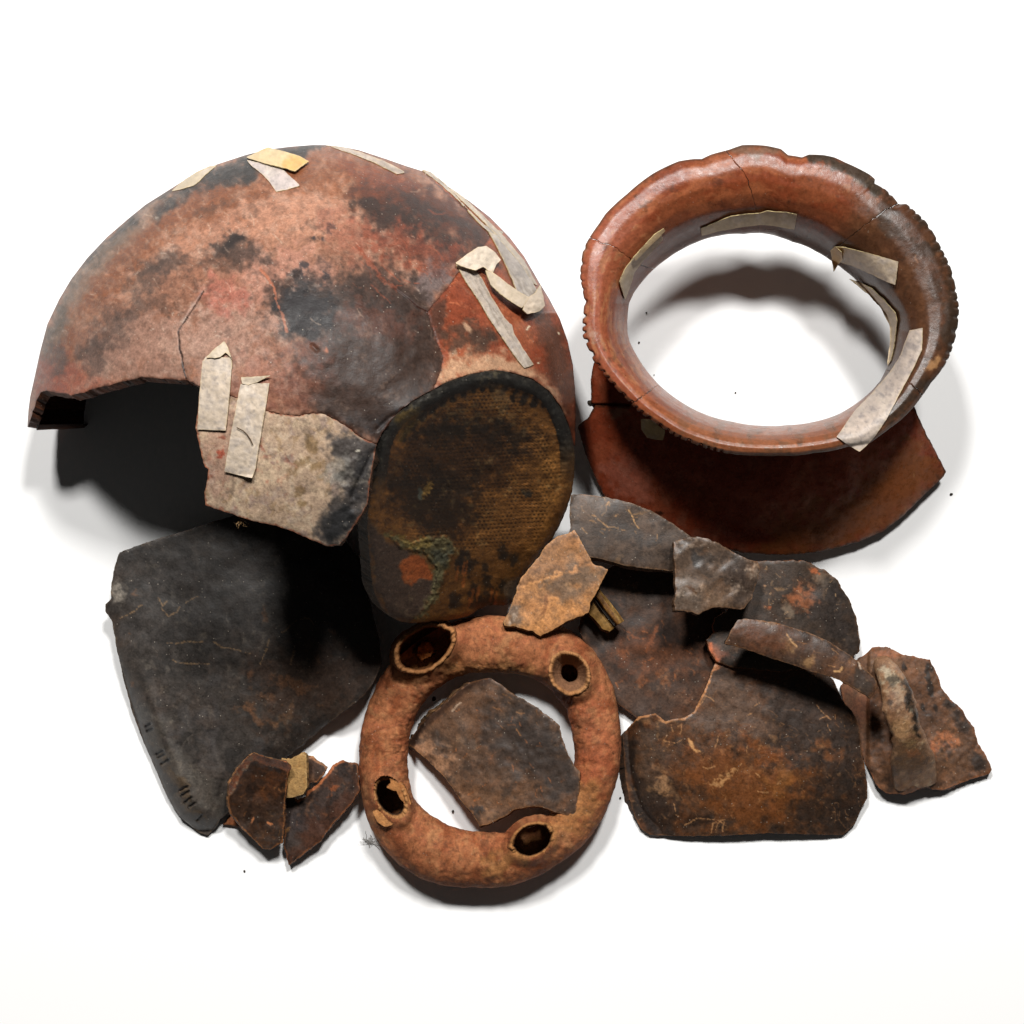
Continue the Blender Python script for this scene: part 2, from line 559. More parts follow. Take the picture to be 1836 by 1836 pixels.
def z_base(x, y):
    dd = seg_dist(x, y, FOOT, True)
    ang = np.arctan2(y - 880, x - 850)
    ang = np.where(ang > 1.5, ang - 2 * math.pi, ang)
    up = sm(-3.7, -3.1, ang) * sm(.6, -.2, ang)
    z = z_foot(x, y) - (16 - 12.5 * up) * np.exp(-dd / 7.0)
    z = z + up * (1.6 * fbm(x, y, 16, 3, 69) + 5 * np.exp(-((dd - 14) / 9) ** 2) - 4 * sm(20, 30, dd))
    ex, ey = (x - 858) / 172, (y - 862) / 190
    m = sm(1.0, .86, np.hypot(ex, ey) + .06 * fbm(x, y, 18, 3, 66)) * sm(1010, 985, y)
    m = m * sm(-.7, .5, fbm(x, y, 30, 3, 67))
    z = z + m * .8 * np.sin((y + .05 * (x - 850)) * 2 * math.pi / 6.6 + .9 * fbm(x, y, 34, 3, 9)) * (.4 + .6 * np.sin(x * 2 * math.pi / 7.5 + math.pi * np.floor(y / 6.6)))
    z = z + .9 * fbm(x, y, 10, 4, 31) + 2 * fbm(x, y, 45, 3, 32)
    lich = inside(x, y, pts('690,955 735,975 760,965 800,960 818,985 806,1010 790,1060 768,1090 758,1112 745,1110 775,1060 785,1020 760,990 720,985')).astype(float)
    z = z + lich * (2 + 2.5 * fbm(x, y, 7, 3, 34))
    return np.maximum(z, 30)

jar = thing('broken_jar', 600, 640, 'large round clay jar body, mouth down, held together with masking tape strips', 'jar')

def paint_body(x, y, d):
    p = Paint(x, y, d, (160, 110, 88), 11, warp=13, wscale=45, rough=.46)
    p.tint = A(.96, .95, .925)
    p.noise((190, 140, 116), 60, -.2, .7, .8, 35, 2.0)
    p.noise((140, 98, 80), 40, 0, .8, .6, 35, 2.2)
    FINEMIX = lambda: (p.noise((206, 166, 146), 8, .05, .9, .35, 35, 1.6), p.noise((112, 80, 66), 7, .2, .9, .3, -30, 1.6), p.noise((200, 168, 152), 26, .2, .8, .3, -40, 2))
    # warm brown and orange zone under the top edge and down the left side
    p.area((134, 78, 49), '300,350 420,305 520,285 640,282 760,330 700,370 600,340 500,345 400,390 300,450 200,520 120,640 70,700 60,680 130,510 200,420', 26, .9)
    p.area((132, 104, 86), '80,600 130,500 200,420 300,342 330,335 240,420 170,500 120,590 85,690 62,700', 9, .85)
    p.area((92, 79, 68), '62,690 90,585 140,500 200,428 240,392 236,402 190,455 130,540 95,620 72,690', 5, .8)
    p.area((44, 40, 38), '120,505 190,425 235,388 260,368 300,342 305,346 250,388 190,440 130,510', 4, .8)
    p.area((40, 37, 36), '270,395 310,345 380,298 450,280 560,258 590,262 575,278 510,292 455,300 440,322 390,330 330,352 280,395', 9, .97, .7)
    p.area((58, 54, 54), '440,300 560,268 570,274 450,312', 4, .6)
    # pale pink worn band
    p.area((200, 144, 118), '260,455 330,420 420,385 520,345 600,340 620,390 560,430 480,420 430,420 380,430 300,480', 26, .75, 1.2)
    p.area((196, 140, 122), '430,470 520,440 590,470 600,520 520,540 440,520', 24, .7, 1.2)
    p.area((176, 138, 124), '180,600 260,560 330,580 340,670 230,680 150,700 170,640', 22, .7, 1.2)
    p.area((186, 152, 140), '330,560 430,540 500,570 450,640 400,690 350,690', 24, .6, 1.2)
    p.blob((186, 112, 98), 400, 525, 46, 32, 20, .7)
    p.blob((156, 80, 60), 100, 670, 40, 48, 40, .8)
    p.blob((170, 92, 70), 150, 690, 44, 18, -12, .6)
    FINEMIX()
    # smudges of soot
    for cx, cy, rx, ry, an, al in [(415, 437, 26, 12, -15, .85), (440, 456, 34, 16, 20, .75), (395, 470, 40, 14, 0, .45), (300, 475, 40, 16, -10, .6), (270, 500, 40, 22, -30, .5),
                                   (240, 560, 36, 22, -50, .5), (200, 600, 30, 36, 30, .5), (175, 640, 20, 30, 20, .5), (105, 640, 16, 26, 20, .6), (150, 630, 12, 20, 10, .4), (290, 545, 22, 16, 0, .45),
                                   (590, 385, 20, 12, 30, .25), (380, 370, 30, 9, -20, .3)]:
        p.blob((70, 58, 54), cx, cy, rx, ry, an, al, .6, .6, 10)
    p.blob((48, 42, 42), 418, 436, 15, 8, -20, .8)
    for cx, cy, r in [(542, 478, 8), (530, 500, 11), (575, 495, 6), (548, 512, 7), (600, 410, 7), (585, 430, 5), (562, 430, 4), (536, 520, 6)]:
        p.blob((58, 54, 58), cx, cy, r * 1.3, r, 30, .85, .5, .7, 6)
    # dark red slope at the upper side
    p.area((84, 47, 35), '640,310 740,318 800,345 880,400 940,470 900,480 830,440 760,420 690,400 640,350', 24, .9)
    p.area((140, 72, 48), '600,290 690,300 760,330 700,345 640,325', 16, .6)
    p.area((56, 43, 39), '640,345 690,360 760,400 830,440 870,470 840,480 760,440 690,420 650,390', 16, .85, 1.4)
    p.area((58, 46, 44), '720,345 800,385 880,440 880,452 800,410 720,370', 8, .7, 1.2)
    p.area((144, 74, 54), '640,395 700,410 780,440 830,470 810,510 760,480 690,450 650,440', 20, .75, 1.6)
    p.area((160, 98, 80), '600,360 660,430 720,500 690,520 620,450 570,400', 20, .5, 1.6)
    p.area((112, 104, 108), '740,490 800,470 820,500 790,530 768,556 750,540', 14, .75)
    p.area((92, 50, 40), '690,420 780,440 830,470 800,490 730,470', 12, .4, 1.5)
    # the big fire cloud in front
    p.area((54, 43, 40), '500,540 560,505 640,500 700,510 760,550 775,600 785,650 770,690 720,720 680,770 620,765 580,740 600,700 570,660 600,640 560,600 510,585', 34, .92, 1.0)
    p.area((60, 47, 42), '480,520 560,500 640,480 720,495 775,545 790,640 790,700 740,730 690,790 640,775 570,745 545,700 560,650 520,600', 40, .8, 1.1)
    p.area((104, 60, 46), '620,530 680,540 740,580 720,620 660,600 610,570', 20, .6, 1.4)
    p.area((34, 31, 33), '500,555 540,525 580,535 600,580 570,610 530,600 505,580', 10, .9, 1.4)
    p.blob((44, 40, 42), 545, 545, 34, 26, 0, .8, .4, .7, 9)
    p.area((70, 52, 45), '560,640 620,610 700,640 730,680 660,700 600,690', 22, .6, 1.4)
    p.area((58, 58, 62), '610,755 680,730 740,700 775,690 780,705 740,715 700,750 676,795 640,775', 12, .9)
    p.blob((110, 106, 108), 660, 720, 50, 10, -30, .3, .6, .9, 8)
    p.area((120, 74, 60), '520,640 570,620 600,700 560,730 500,735 440,720 430,690 480,680', 22, .7, 1.3)
    p.area((176, 124, 108), '420,640 500,640 520,680 440,690', 18, .6, 1.3)
    p.stroke((186, 112, 84), '470,480 492,520 504,560 512,594', 2.2, .8, .7)
    p.stroke((164, 82, 58), '640,440 672,480 690,505 709,520', 4, .5, .9)
    p.blob((196, 120, 90), 578, 633, 6, 4, 0, .9)
    p.specks((176, 148, 132), 5, .5, .45, (640, 650, 190, 130))
    p.specks((120, 98, 90), 9, .5, .35, (660, 660, 140, 90))
    p.specks((222, 200, 186), 4.5, .45, .5, (380, 540, 330, 220))
    p.specks((60, 48, 44), 5, .5, .55, (470, 520, 330, 200))
    p.scratches((222, 196, 176), 60, (250, 330, 800, 600), 6, 26, .8, .45, 40, 30)
    p.scratches((226, 214, 200), 26, (110, 340, 420, 620), 5, 14, .8, .5, -50, 40)
    p.scratches((162, 84, 60), 24, (620, 370, 860, 520), 14, 50, 1.1, .6, 40, 14)
    p.stroke((40, 24, 18), CR1, 1.5, .9, .3)
    p.stroke((60, 28, 20), CR4, 1.4, .8, .5)
    p.area((62, 44, 36), '560,640 640,600 740,600 786,640 786,690 720,730 670,790 600,760 560,735', 30, .6, 1.3)
    p.specks((168, 142, 126), 5, .5, .5, (650, 660, 150, 110))
    p.edge((90, 50, 36), 2.2, .6)
    return p

def paint_right(x, y, d):
    p = Paint(x, y, d, (140, 68, 47), 12, rough=.42)
    p.noise((166, 92, 66), 40, 0, .7, .8, 55, 2.5)
    p.noise((196, 130, 104), 8, .15, .9, .4, 55, 2)
    p.area((112, 70, 56), '870,420 940,500 1000,600 1030,700 1010,700 960,600 900,480 860,440', 12, .7)
    p.area((84, 52, 40), '955,540 1000,590 1030,700 1030,790 1000,720 975,640', 12, .75)
    p.area((116, 72, 58), '985,600 1010,640 1020,700 1000,690', 8, .6)
    p.area((78, 54, 48), '770,556 800,530 806,560 790,610 780,610', 7, .8)
    p.area((84, 62, 54), '790,600 840,580 880,590 900,615 860,625 800,628', 14, .85, 1.3)
    p.area((66, 52, 48), '828,595 870,598 885,612 850,622', 8, .6, 1.4)
    p.area((196, 160, 138), '780,690 790,650 840,634 900,640 950,655 985,690 1010,740 990,710 950,684 900,672 840,678', 14, .85, 1.)
    p.area((176, 126, 104), '900,610 950,640 990,690 970,690 920,650', 12, .5, 1.)
    p.specks((220, 196, 178), 5, .35, .6, (850, 625, 80, 40))
    p.specks((70, 52, 46), 6, .4, .5, (850, 630, 70, 30))
    p.scratches((216, 130, 96), 30, (800, 500, 960, 600), 6, 24, .8, .5)
    p.blob((196, 160, 140), 840, 588, 5, 8, -20, .8, .3, .2)
    for c in ((944, 586), (1002, 600), (934, 640), (970, 655)): p.blob((240, 230, 215), c[0], c[1], 1.8, 1.6, 0, .9, .3, .1)
    p.edge((58, 30, 22), 2, .6)
    return p

def paint_front(x, y, d):
    p = Paint(x, y, d, (186, 160, 142), 13, warp=8, rough=.6)
    p.tint = A(1, .985, .93)
    p.noise((206, 182, 160), 26, 0, .7, .8)
    p.noise((150, 128, 124), 20, .1, .8, .7)
    p.area((176, 138, 126), '360,760 420,720 450,760 420,860 380,900 365,880', 18, .6)
    p.noise((150, 122, 92), 14, .3, .8, .5)
    for c in ((560, 800, 10, 6), (545, 825, 8, 14), (565, 830, 7, 16), (535, 880, 8, 10), (558, 790, 9, 6), (530, 825, 5, 4), (545, 905, 10, 6)):
        p.blob((118, 92, 58), *c, 30, .6, .6, .6, 7)
    p.area((72, 68, 70), '600,770 628,766 655,785 678,800 664,870 662,910 640,945 610,978 585,980 570,960 590,910 610,860 590,810', 14, .92, 1.2)
    p.area((44, 45, 49), '576,930 600,915 625,900 640,930 610,976 580,975', 12, .85, 1.2)
    p.area((46, 46, 50), '630,850 655,810 672,800 662,880 640,900', 10, .7, 1.2)
    p.area((150, 148, 146), '590,830 625,815 630,850 600,870 580,860', 12, .6, 1.5)
    p.blob((210, 205, 198), 637, 812, 5, 4, 0, .9, .3, .3)
    p.specks((150, 62, 44), 6, .42, .8, (440, 860, 80, 90))
    p.specks((140, 58, 44), 8, .5, .85, (500, 800, 60, 50))
    p.blob((160, 74, 56), 398, 812, 7, 7, 0, .9, .4, .5, 5)
    p.blob((150, 80, 64), 394, 780, 7, 4, -20, .7, .4, .5, 5)
    p.specks((52, 44, 40), 5, .55, .5)
    p.specks((222, 210, 196), 5, .4, .5)
    p.scratches((222, 208, 186), 20, (380, 740, 640, 960), 6, 18, .8, .4)
    p.stroke((214, 200, 190), '600,700 601,760', 1, .2)
    p.edge((150, 84, 60), 2.2, .8)
    return p

def paint_base(x, y, d):
    p = Paint(x, y, d, (138, 90, 44), 14, warp=6, rough=.62)
    wv = .5 + .5 * np.sin((y + .05 * (x - 850)) * 2 * math.pi / 6.6 + .9 * fbm(x, y, 34, 3, 9)) * (.4 + .6 * np.sin(x * 2 * math.pi / 7.5 + math.pi * np.floor(y / 6.6)))
    p.noise((156, 102, 52), 50, 0, .8, .7)
    p.area((66, 40, 20), '700,800 740,750 800,740 900,760 950,800 900,860 850,900 830,960 780,960 720,930 690,880', 40, .85, 1.2)
    p.area((44, 30, 18), '700,860 760,830 850,860 840,930 800,950 730,930 700,900', 24, .8, 1.4)
    p.area((34, 26, 20), '730,770 800,750 900,756 950,780 940,800 860,780 780,790', 16, .7, 1.4)
    p.area((176, 120, 62), '965,790 1000,800 1006,860 985,930 950,990 935,985 968,920 978,850', 12, .75)
    m = sm(1.0, .86, np.hypot((x - 858) / 150, (y - 862) / 178) + .05 * fbm(x, y, 16, 3, 68)) * sm(1000, 975, y) * (.35 + .65 * sm(-.7, .5, fbm(x, y, 30, 3, 67)))
    p.put((20, 13, 7), .75 * m * sm(.55, .1, wv))
    p.put((168, 128, 76), .38 * m * sm(.72, .95, wv) * sm(-.3, .6, fbm(x, y, 40, 3, 15)))
    # finger marks round the upper edge
    for i in range(17):
        t = i / 16.
        cx = 728 + 290 * t
        cy = 800 - 118 * math.sin(min(1, t * 1.25 + .12) * 2.0) + 60 * max(0, t - .55)
        p.stroke((28, 22, 18), A((cx + 7, cy - 12), (cx - 7, cy + 14)).reshape(-1, 2), 7, .85, .5, 8)
        p.stroke((140, 92, 42), A((cx + 15, cy - 12), (cx + 1, cy + 14)).reshape(-1, 2), 4, .5, .7, 6)
    # lower streaks
    p.area((104, 66, 28), '800,985 900,985 960,990 930,1040 900,1085 840,1095 740,1115 760,1080 790,1040', 10, .8)
    rng = np.random.RandomState(5)
    for i in range(26):
        cx, cy = rng.uniform(775, 930), rng.uniform(990, 1100)
        p.blob((34, 26, 20), cx, cy, rng.uniform(4, 12), rng.uniform(6, 16), 10, .8, .5, .6, 7)
    for i in range(12):
        cx, cy = rng.uniform(790, 920), rng.uniform(1000, 1080)
        p.stroke((170, 92, 40), A((cx, cy), (cx - 3, cy + 22)).reshape(-1, 2), 2.5, .6, .7)
    p.area((176, 122, 58), '745,1100 790,1104 850,1090 850,1104 780,1116 740,1118', 5, .7)
    # black foot ring
    ang = np.arctan2(y - 880, x - 850)
    ang = np.where(ang > 1.5, ang - 2 * math.pi, ang)
    up = sm(-3.3, -2.8, ang) * sm(0, -.6, ang)
    p.put((38, 37, 37), .96 * up * sm(36, 28, d + 6 * fbm(x, y, 9, 3, 21)))
    p.put((92, 90, 88), .5 * up * sm(20, 6, d + 8 * fbm(x, y, 14, 3, 22)) * sm(0, .7, fbm(x, y, 10, 3, 23)))
    p.put((126, 92, 44), .8 * up * np.exp(-((d - 30 - 5 * fbm(x, y, 12, 3, 24)) / 3.2) ** 2) * sm(-.2, .3, fbm(x, y, 9, 3, 25)))
    p.area((148, 118, 88), '880,688 905,690 912,720 890,712', 5, .6)
    p.area((120, 92, 40), '712,745 750,735 745,760 720,790 706,800', 6, .55, 1.3)
    # smooth scar with the orange spall and the lichen-like crust
    p.area((88, 70, 64), '660,930 684,960 700,975 760,1000 780,1050 760,1090 735,1118 700,1112 672,1070 664,1010 655,960', 6, .97, .6, rough=.7)
    p.noise((110, 92, 84), 12, .2, .8, .0)
    p.area((186, 96, 50), '716,1010 722,1000 745,994 765,1003 772,1018 782,1034 770,1040 752,1040 738,1050 724,1046', 3, .95, 1., rough=.85)
    p.specks((110, 56, 30), 5, .45, .6, (748, 1022, 36, 30))
    p.area((112, 104, 76), '690,955 735,975 760,965 800,960 818,985 806,1010 790,1060 768,1090 758,1112 745,1110 775,1060 785,1020 760,990 720,985', 5, .95, 1.5, 8, rough=.95)
    p.area((140, 116, 60), '695,950 740,975 780,965 770,985 730,982', 5, .7, 1.5, 6)
    p.area((74, 78, 72), '780,980 812,985 800,1015 780,1010', 6, .7, 1.5, 6)
    p.blob((150, 116, 60), 764, 878, 9, 14, 20, .8, .4, .8, 6)
    p.blob((90, 98, 98), 750, 888, 5, 9, 10, .8, .4, .5, 6)
    p.blob((44, 42, 42), 946, 882, 9, 7, 0, .8)
    p.area((128, 84, 44), '655,980 665,975 672,1060 700,1100 690,1106 668,1070', 3, .8)
    p.area((104, 84, 70), '905,1045 930,1035 945,1045 925,1076 905,1086', 4, .85)
    p.specks((190, 168, 130), 4.5, .5, .5)
    p.edge((46, 36, 28), 2, .4)
    return p

SIL = lambda x, y: (seg_dist(x, y, POT_OUT) < 3.5)
def rseg(p, amp, seed, sc=9):
    p = densify(pts(p) if isinstance(p, str) else p, 1.5, False)
    q = roughen(p, amp, seed, sc)
    q[:2], q[-2:] = p[:2], p[-2:]
    return q
CK_R = rseg('758,307 800,346 845,386 880,422 862,446 842,469 820,491 803,514 777,546 766,560 773,578 779,598 786,618 794,641 791,664 782,684 777,698', .9, 211)
CK_B = rseg('357,707 412,709 425,712 445,721 477,736 503,742 536,745 564,740 582,742 601,751 628,769 651,786 675,796', .9, 212)
FT = rseg('777,698 759,707 739,719 719,734 699,755 685,776 675,796', .4, 213)
HOLE = rseg('357,707 359,693 348,687 336,682 307,680 255,676 232,682 200,689 174,696 140,706 128,709 119,705 102,705 84,700 73,703 66,716 58,742', 1.2, 214)
main_poly = np.concatenate([POT_OUT[:25], CK_R[:-1], FT[:-1], CK_B[::-1][:-1], HOLE])
sherd('body_sherd', main_poly, z_pot, paint_body, M_POT, 17, jar, 2.0, 0, 21, edge=(100, 58, 40), inner=(36, 30, 27), shift=(0, 5), skirt=SIL, wear=1.5)
RF = rseg('1031,800 1028,796 1020,761 1006,729 985,701 955,679 915,667 880,664 840,671 800,685 777,698', .3, 215)
right_poly = np.concatenate([POT_OUT[25:], RF[:-1], CK_R[::-1]])
sherd('body_sherd', right_poly, lambda x, y: z_pot(x, y) - .6, paint_right, M_POT, 17, jar, 2.0, 0, 22, edge=(90, 50, 36), inner=(36, 30, 27), skirt=SIL, wear=1.5)
FR = rseg('675,796 669,830 662,872 659,903 645,927 630,951 617,968 608,977 586,979 558,968 525,953 493,942 462,936 445,931 412,920 384,912 369,905 367,883 372,857 374,841 367,838 360,811 355,787 351,768 355,739 357,707', 1.0, 216)
front_poly = np.concatenate([CK_B[:-1], FR[:-1]])
sherd('body_sherd', front_poly, lambda x, y: z_pot(x, y) - 1.5, paint_front, M_POT, 18, jar, 2.0, 0, 23, edge=(84, 60, 46), inner=(30, 26, 24), shift=(4, 7), wear=1.6)
base_o = sherd('flat_base', chaikin(FOOT, 1), z_base, paint_base, M_BASE, 26, jar, 1.7, .9, 24, edge=(62, 48, 36), inner=(26, 22, 20), shift=(-4, 2), wear=.7, wall_amp=.7, nst=26.)
base_o['label'] = 'dark brown woven-textured flat base of the jar'

# little tuft of fibre under the front fragment
def tuft():
    rng = np.random.RandomState(3)
    V, F, n = [], [], 0
    for i in range(26):
        a = np.array([433 + rng.uniform(-6, 6), 930 + rng.uniform(-3, 6)])
        t = rng.uniform(0, 6.28); zz = z_pot(A(433.), A(928.))[0] - 14
        p = [np.array([a[0], a[1], zz])]
        for k in range(4):
            t += rng.uniform(-1.2, 1.2)
            p.append(p[-1] + np.array([math.cos(t) * 3.2, math.sin(t) * 3.2 + 1.0, rng.uniform(-2, 1.2)]))
        p = np.array(p)
        for k in range(4):
            for q in (p[k] + [-.5, -.4, 0], p[k] + [.5, .4, 0], p[k + 1] + [.5, .4, 0], p[k + 1] + [-.5, -.4, 0]): V.append(P(*q))
            F.append([n, n + 1, n + 2, n + 3]); n += 4
    c = np.tile(np.array([*(lin((130, 100, 62)) / K), .8]), (len(V), 1))
    return mesh_object('fibre_tuft', np.array(V), F, c, M_TAPE, jar)
tuft()['kind'] = 'stuff'

# ------------------------------------------------------------------ masking tape
def tape_paint(base=(222, 206, 176), grey=.5, seed=1, yellow=None, wood=0):
    def f(x, y, d):
        p = Paint(x, y, d, np.array(base) * A(.97, .965, .985), seed, warp=4, rough=.55)
        p.tint = A(1, .985, 1.0)
        p.noise((226, 214, 194), 22, 0, .8, .5)
        p.noise((168, 160, 152), 12, -.1, .8, grey * .8)
        p.noise((130, 124, 122), 5, .2, .9, grey * .6)
        if yellow: p.area((224, 176, 92), yellow, 6, .8)
        if wood:
            p.noise((150, 140, 124), 4, 0, .6, .6, wood, 9)
            p.noise((214, 206, 190), 3, .1, .6, .5, wood, 12)
        p.edge((226, 200, 150), 1.6, .5)
        return p
    return f

def tape(poly, host, lift, parent, seed=1, label=None, th=1.6, name='tape_strip', wr=.8, **kw):
    def zf(x, y):
        l = lift(x, y) if callable(lift) else lift
        return host(x, y) + l + wr * fbm(x, y, 12, 3, seed + 200)
    o = sherd(name, poly, zf, tape_paint(seed=seed, **kw), M_TAPE, th, parent, 1.8, .5, seed, edge=(190, 172, 136), inner=(205, 188, 150), wear=.2, wall_amp=.1)
    if label: o['label'] = label
    return o

t1 = tape('363,648 369,640 415,641 416,655 411,712 405,772 380,771 354,770 357,710', z_pot, 3.2, jar, 31, 'cream tape strip beside the hole, its end folded to a point')
f1 = tape('369,641 385,625 402,612 408,622 416,644 405,632 395,640 385,642', z_pot, lambda x, y: 4.5 + 2.5 * sm(612, 645, y), jar, 32, grey=.1, base=(226, 212, 180), name='tape_fold')
t2 = tape('431,688 483,687 478,720 466,790 458,840 452,857 440,855 420,850 402,846 410,800 422,735', z_pot, lambda x, y: 3 + 6 * sm(850, 858, y), jar, 33, 'cream tape strip, a dark fibre stuck on it')
f2 = tape('432,676 460,675 486,673 462,685 446,690 434,688', z_pot, lambda x, y: 7 - 2.5 * sm(672, 690, y), jar, 34, grey=.05, base=(232, 218, 186), name='tape_fold')
t3 = tape('441,286 458,290 476,294 506,302 520,316 539,333 516,339 495,344 486,330 470,312 452,298', z_pot, lambda x, y: 3 + 5 * sm(310, 290, y), jar, 35, 'whitish tape strip on the black upper edge', grey=.5, base=(216, 204, 190))
f3 = tape('440,282 458,274 480,264 508,271 538,280 554,289 541,298 529,307 506,300 475,293 450,285', z_pot, lambda x, y: 14 + 4 * sm(440, 480, x) - 3 * sm(520, 550, x), jar, 36, grey=.0, base=(230, 206, 148), yellow='520,278 560,285 535,310 505,300', name='tape_fold')
for _f, _t in ((f1, t1), (f2, t2), (f3, t3)): _f.parent = _t
f3['label'] = 'yellowed folded-back end of tape'
tape('307,343 325,326 353,308 375,298 389,296 368,313 357,325 346,333 330,338', z_pot, 4, jar, 37, 'cream tape strip at the black edge of the jar', grey=.15, base=(214, 198, 160))
tape('585,260.5 614,263 645,272 690,289 729,309 712,312 674,293 640,279 617,271', z_pot, 4, jar, 38, 'narrow grey tape strip along the upper edge', grey=.3, base=(196, 178, 154), wood=25)
tape('754,303 772,308 798,329 812,345 842,378 870,404 903,416 895,425 880,418 865,406 819,356 784,325', z_pot, 4, jar, 39, 'long grey wrinkled tape along the shoulder', grey=.4, base=(186, 176, 158), wood=48)
tape('876,416 892,420 915,440 938,475 960,515 968,530 950,538 928,526 918,500 905,471 890,440', z_pot, 4.5, jar, 40, 'wrinkled grey tape with lengthwise creases', grey=.5, base=(178, 170, 154), wood=58)
tape('798,331 830,352 866,386 905,425 940,467 958,500 964,512 956,508 936,476 905,440 872,402 835,366', z_pot, 5, jar, 41, 'thin creased tape at the outer edge', grey=.2, base=(204, 192, 166), wood=50)
t7 = tape('818,474 830,472 850,482 863,496 880,530 905,570 918,583 922,598 940,628 957,653 949,657 940,660 931,649 905,612 876,569 858,538 840,512', z_pot, 3.4, jar, 42, 'long straight tape strip ending by the black foot', grey=.55, base=(206, 192, 168), wood=60)
tape('816,472 838,455 857,443 872,441 888,452 898,466 890,474 884,489 874,484 866,478 853,485 836,480', z_pot, lambda x, y: 17 + 6 * sm(820, 860, x) + 2.5 * fbm(x, y, 16, 3, 7), jar, 43, 'crumpled shiny end of tape standing off the jar', grey=.0, base=(234, 220, 190), wr=2.5)
tape('871,485 882,487 892,494 910,508 930,522 949,533 941,545 936,553 915,540 895,525 880,510', z_pot, lambda x, y: 20 + 14 * sm(870, 940, x), jar, 44, 'twisted tape bridging free above the jar', grey=.0, base=(222, 206, 172), wr=1.)
tape('946,534 958,526 969,510 974,530 977,548 968,558 957,561 945,563 938,555 940,545', z_pot, lambda x, y: 34 + 3 * fbm(x, y, 14, 3, 9) + 8 * sm(530, 512, y), jar, 45, 'bent tape end with torn edge', grey=.0, base=(228, 212, 180), wr=2.)
def hair():
    p = densify(pts('425,767 437,773 443,779 449,788 453,797'), 2, False)
    z = z_pot(p[:, 0], p[:, 1]) + 6
    q = P(p[:, 0], p[:, 1], z)
    t = np.linspace(0, 2 * math.pi, 5)[:-1]
    V = np.stack([q + np.stack([np.full(len(q), math.cos(a) * .9 * S), np.full(len(q), math.sin(a) * .9 * S), np.full(len(q), math.sin(a) * .7 * S)], 1) for a in t], 1)
    c = np.tile(np.array([*(lin((92, 64, 34)) / K), .7]), (V.shape[0] * 4, 1))
    loft('plant_fibre', V, c, M_TAPE, False, True, jar).parent = t2
hair()

# ================================================================== jar neck with shoulder fragment
NX, NY = 1372.0, 545.0
LIP = pts('1400,267 1372,261 1331,260 1308,268 1297,271 1275,277 1258,285 1244,285 1217,289 1196,298 1171,311 1146,329 1124,348 1101,368 1086,383 1074,401 1058,424 1050,438 1045,450 1042,470 1040,488 1040,502 1043,513 1046,530 1048,540 1046,561 1044,582 1045,604 1049,613 1056,628 1063,645 1073,660 1083,673 1093,685 1104,697 1115,709 1130,722 1141,735 1156,746 1174,758 1193,771 1206,780 1222,788 1240,794 1257,801 1277,807 1302,813 1334,816 1363,817 1400,817 1424,817 1460,812 1497,807 1519,801 1558,795 1575,783 1595,768 1615,753 1639,729 1654,709 1669,687 1691,660 1699,646 1705,633 1710,616 1714,604 1718,580 1720,551 1716,528 1712,507 1709,493 1704,478 1697,462 1686,441 1674,418 1660,397 1639,377 1626,366 1610,364 1607,360 1599,350 1587,339 1568,329 1569,321 1558,312 1539,302 1515,291 1496,282 1477,278 1450,277 1438,282 1413,278')
THR = pts('1400,426 1333,420 1289,423 1248,435 1223,447 1196,464 1171,484 1150,507 1136,526 1128,544 1125,571 1125,592 1129,613 1133,621 1150,651 1177,685 1216,717 1265,743 1314,756 1363,763 1411,762 1460,756 1502,743 1534,724 1558,705 1578,683 1590,658 1596,620 1596,588 1587,563 1566,536 1546,515 1513,484 1488,466 1463,451 1421,434')
def polar(p, cx, cy):
    a = np.arctan2(p[:, 1] - cy, p[:, 0] - cx); r = np.hypot(p[:, 1] - cy, p[:, 0] - cx)
    o = np.argsort(a); a, r = a[o], r[o]
    return np.concatenate([a - 2 * math.pi, a, a + 2 * math.pi]), np.tile(r, 3)
LA, LR = polar(LIP, NX, NY)
TA, TR = polar(THR, NX, NY)
PF = A(0, .1, .25, .4, .55, .7, .82, .92, .98, 1.0)
PZ = A(-11, -3, 0, -3, -14, -34, -61, -96, -129, -146)
def neck_plane(x, y):
    return 276 + .10 * (y - 545)
def lip_r(t):
    r = np.interp(t, LA, LR)
    tt = np.mod(t, 2 * math.pi)
    ph = t * 335 / 19.0
    tooth = np.abs(((ph + .3 * np.sin(t * 23)) % 1) - .5) * 2
    lw = sm(1.75, 1.9, tt) * (.35 * sm(3.55, 3.4, tt) + .65 * sm(3.25, 3.0, tt))           # lower left, cut deep
    rw = sm(5.45, 5.6, tt) + sm(.42, .25, tt)            # right side, finger pressed
    return r - lw * 6.0 * sm(.55, 0, tooth) * (.75 + .5 * np.sin(t * 37) ** 2) - np.clip(rw, 0, 1) * 2.6 * sm(.5, 0, tooth)
FINE = np.linspace(0, 1, 60)
_z = np.interp(FINE, PF, PZ)
for _ in range(3): _z[1:-1] = (_z[:-2] + _z[1:-1] * 2 + _z[2:]) / 4
def z_neck(x, y):
    t = np.arctan2(y - NY, x - NX); r = np.hypot(x - NX, y - NY)
    rl, rt = np.interp(t, LA, LR), np.interp(t, TA, TR)
    f = np.clip((rl - r) / (rl - rt), 0, .985)
    xm, ym = NX + np.cos(t) * rl, NY + np.sin(t) * rl
    return neck_plane(xm, ym) + np.interp(f, FINE, _z)

neck = thing('jar_neck', 1372, 700, 'flaring red jar neck with notched rim and a shoulder piece, taped inside', 'jar neck')

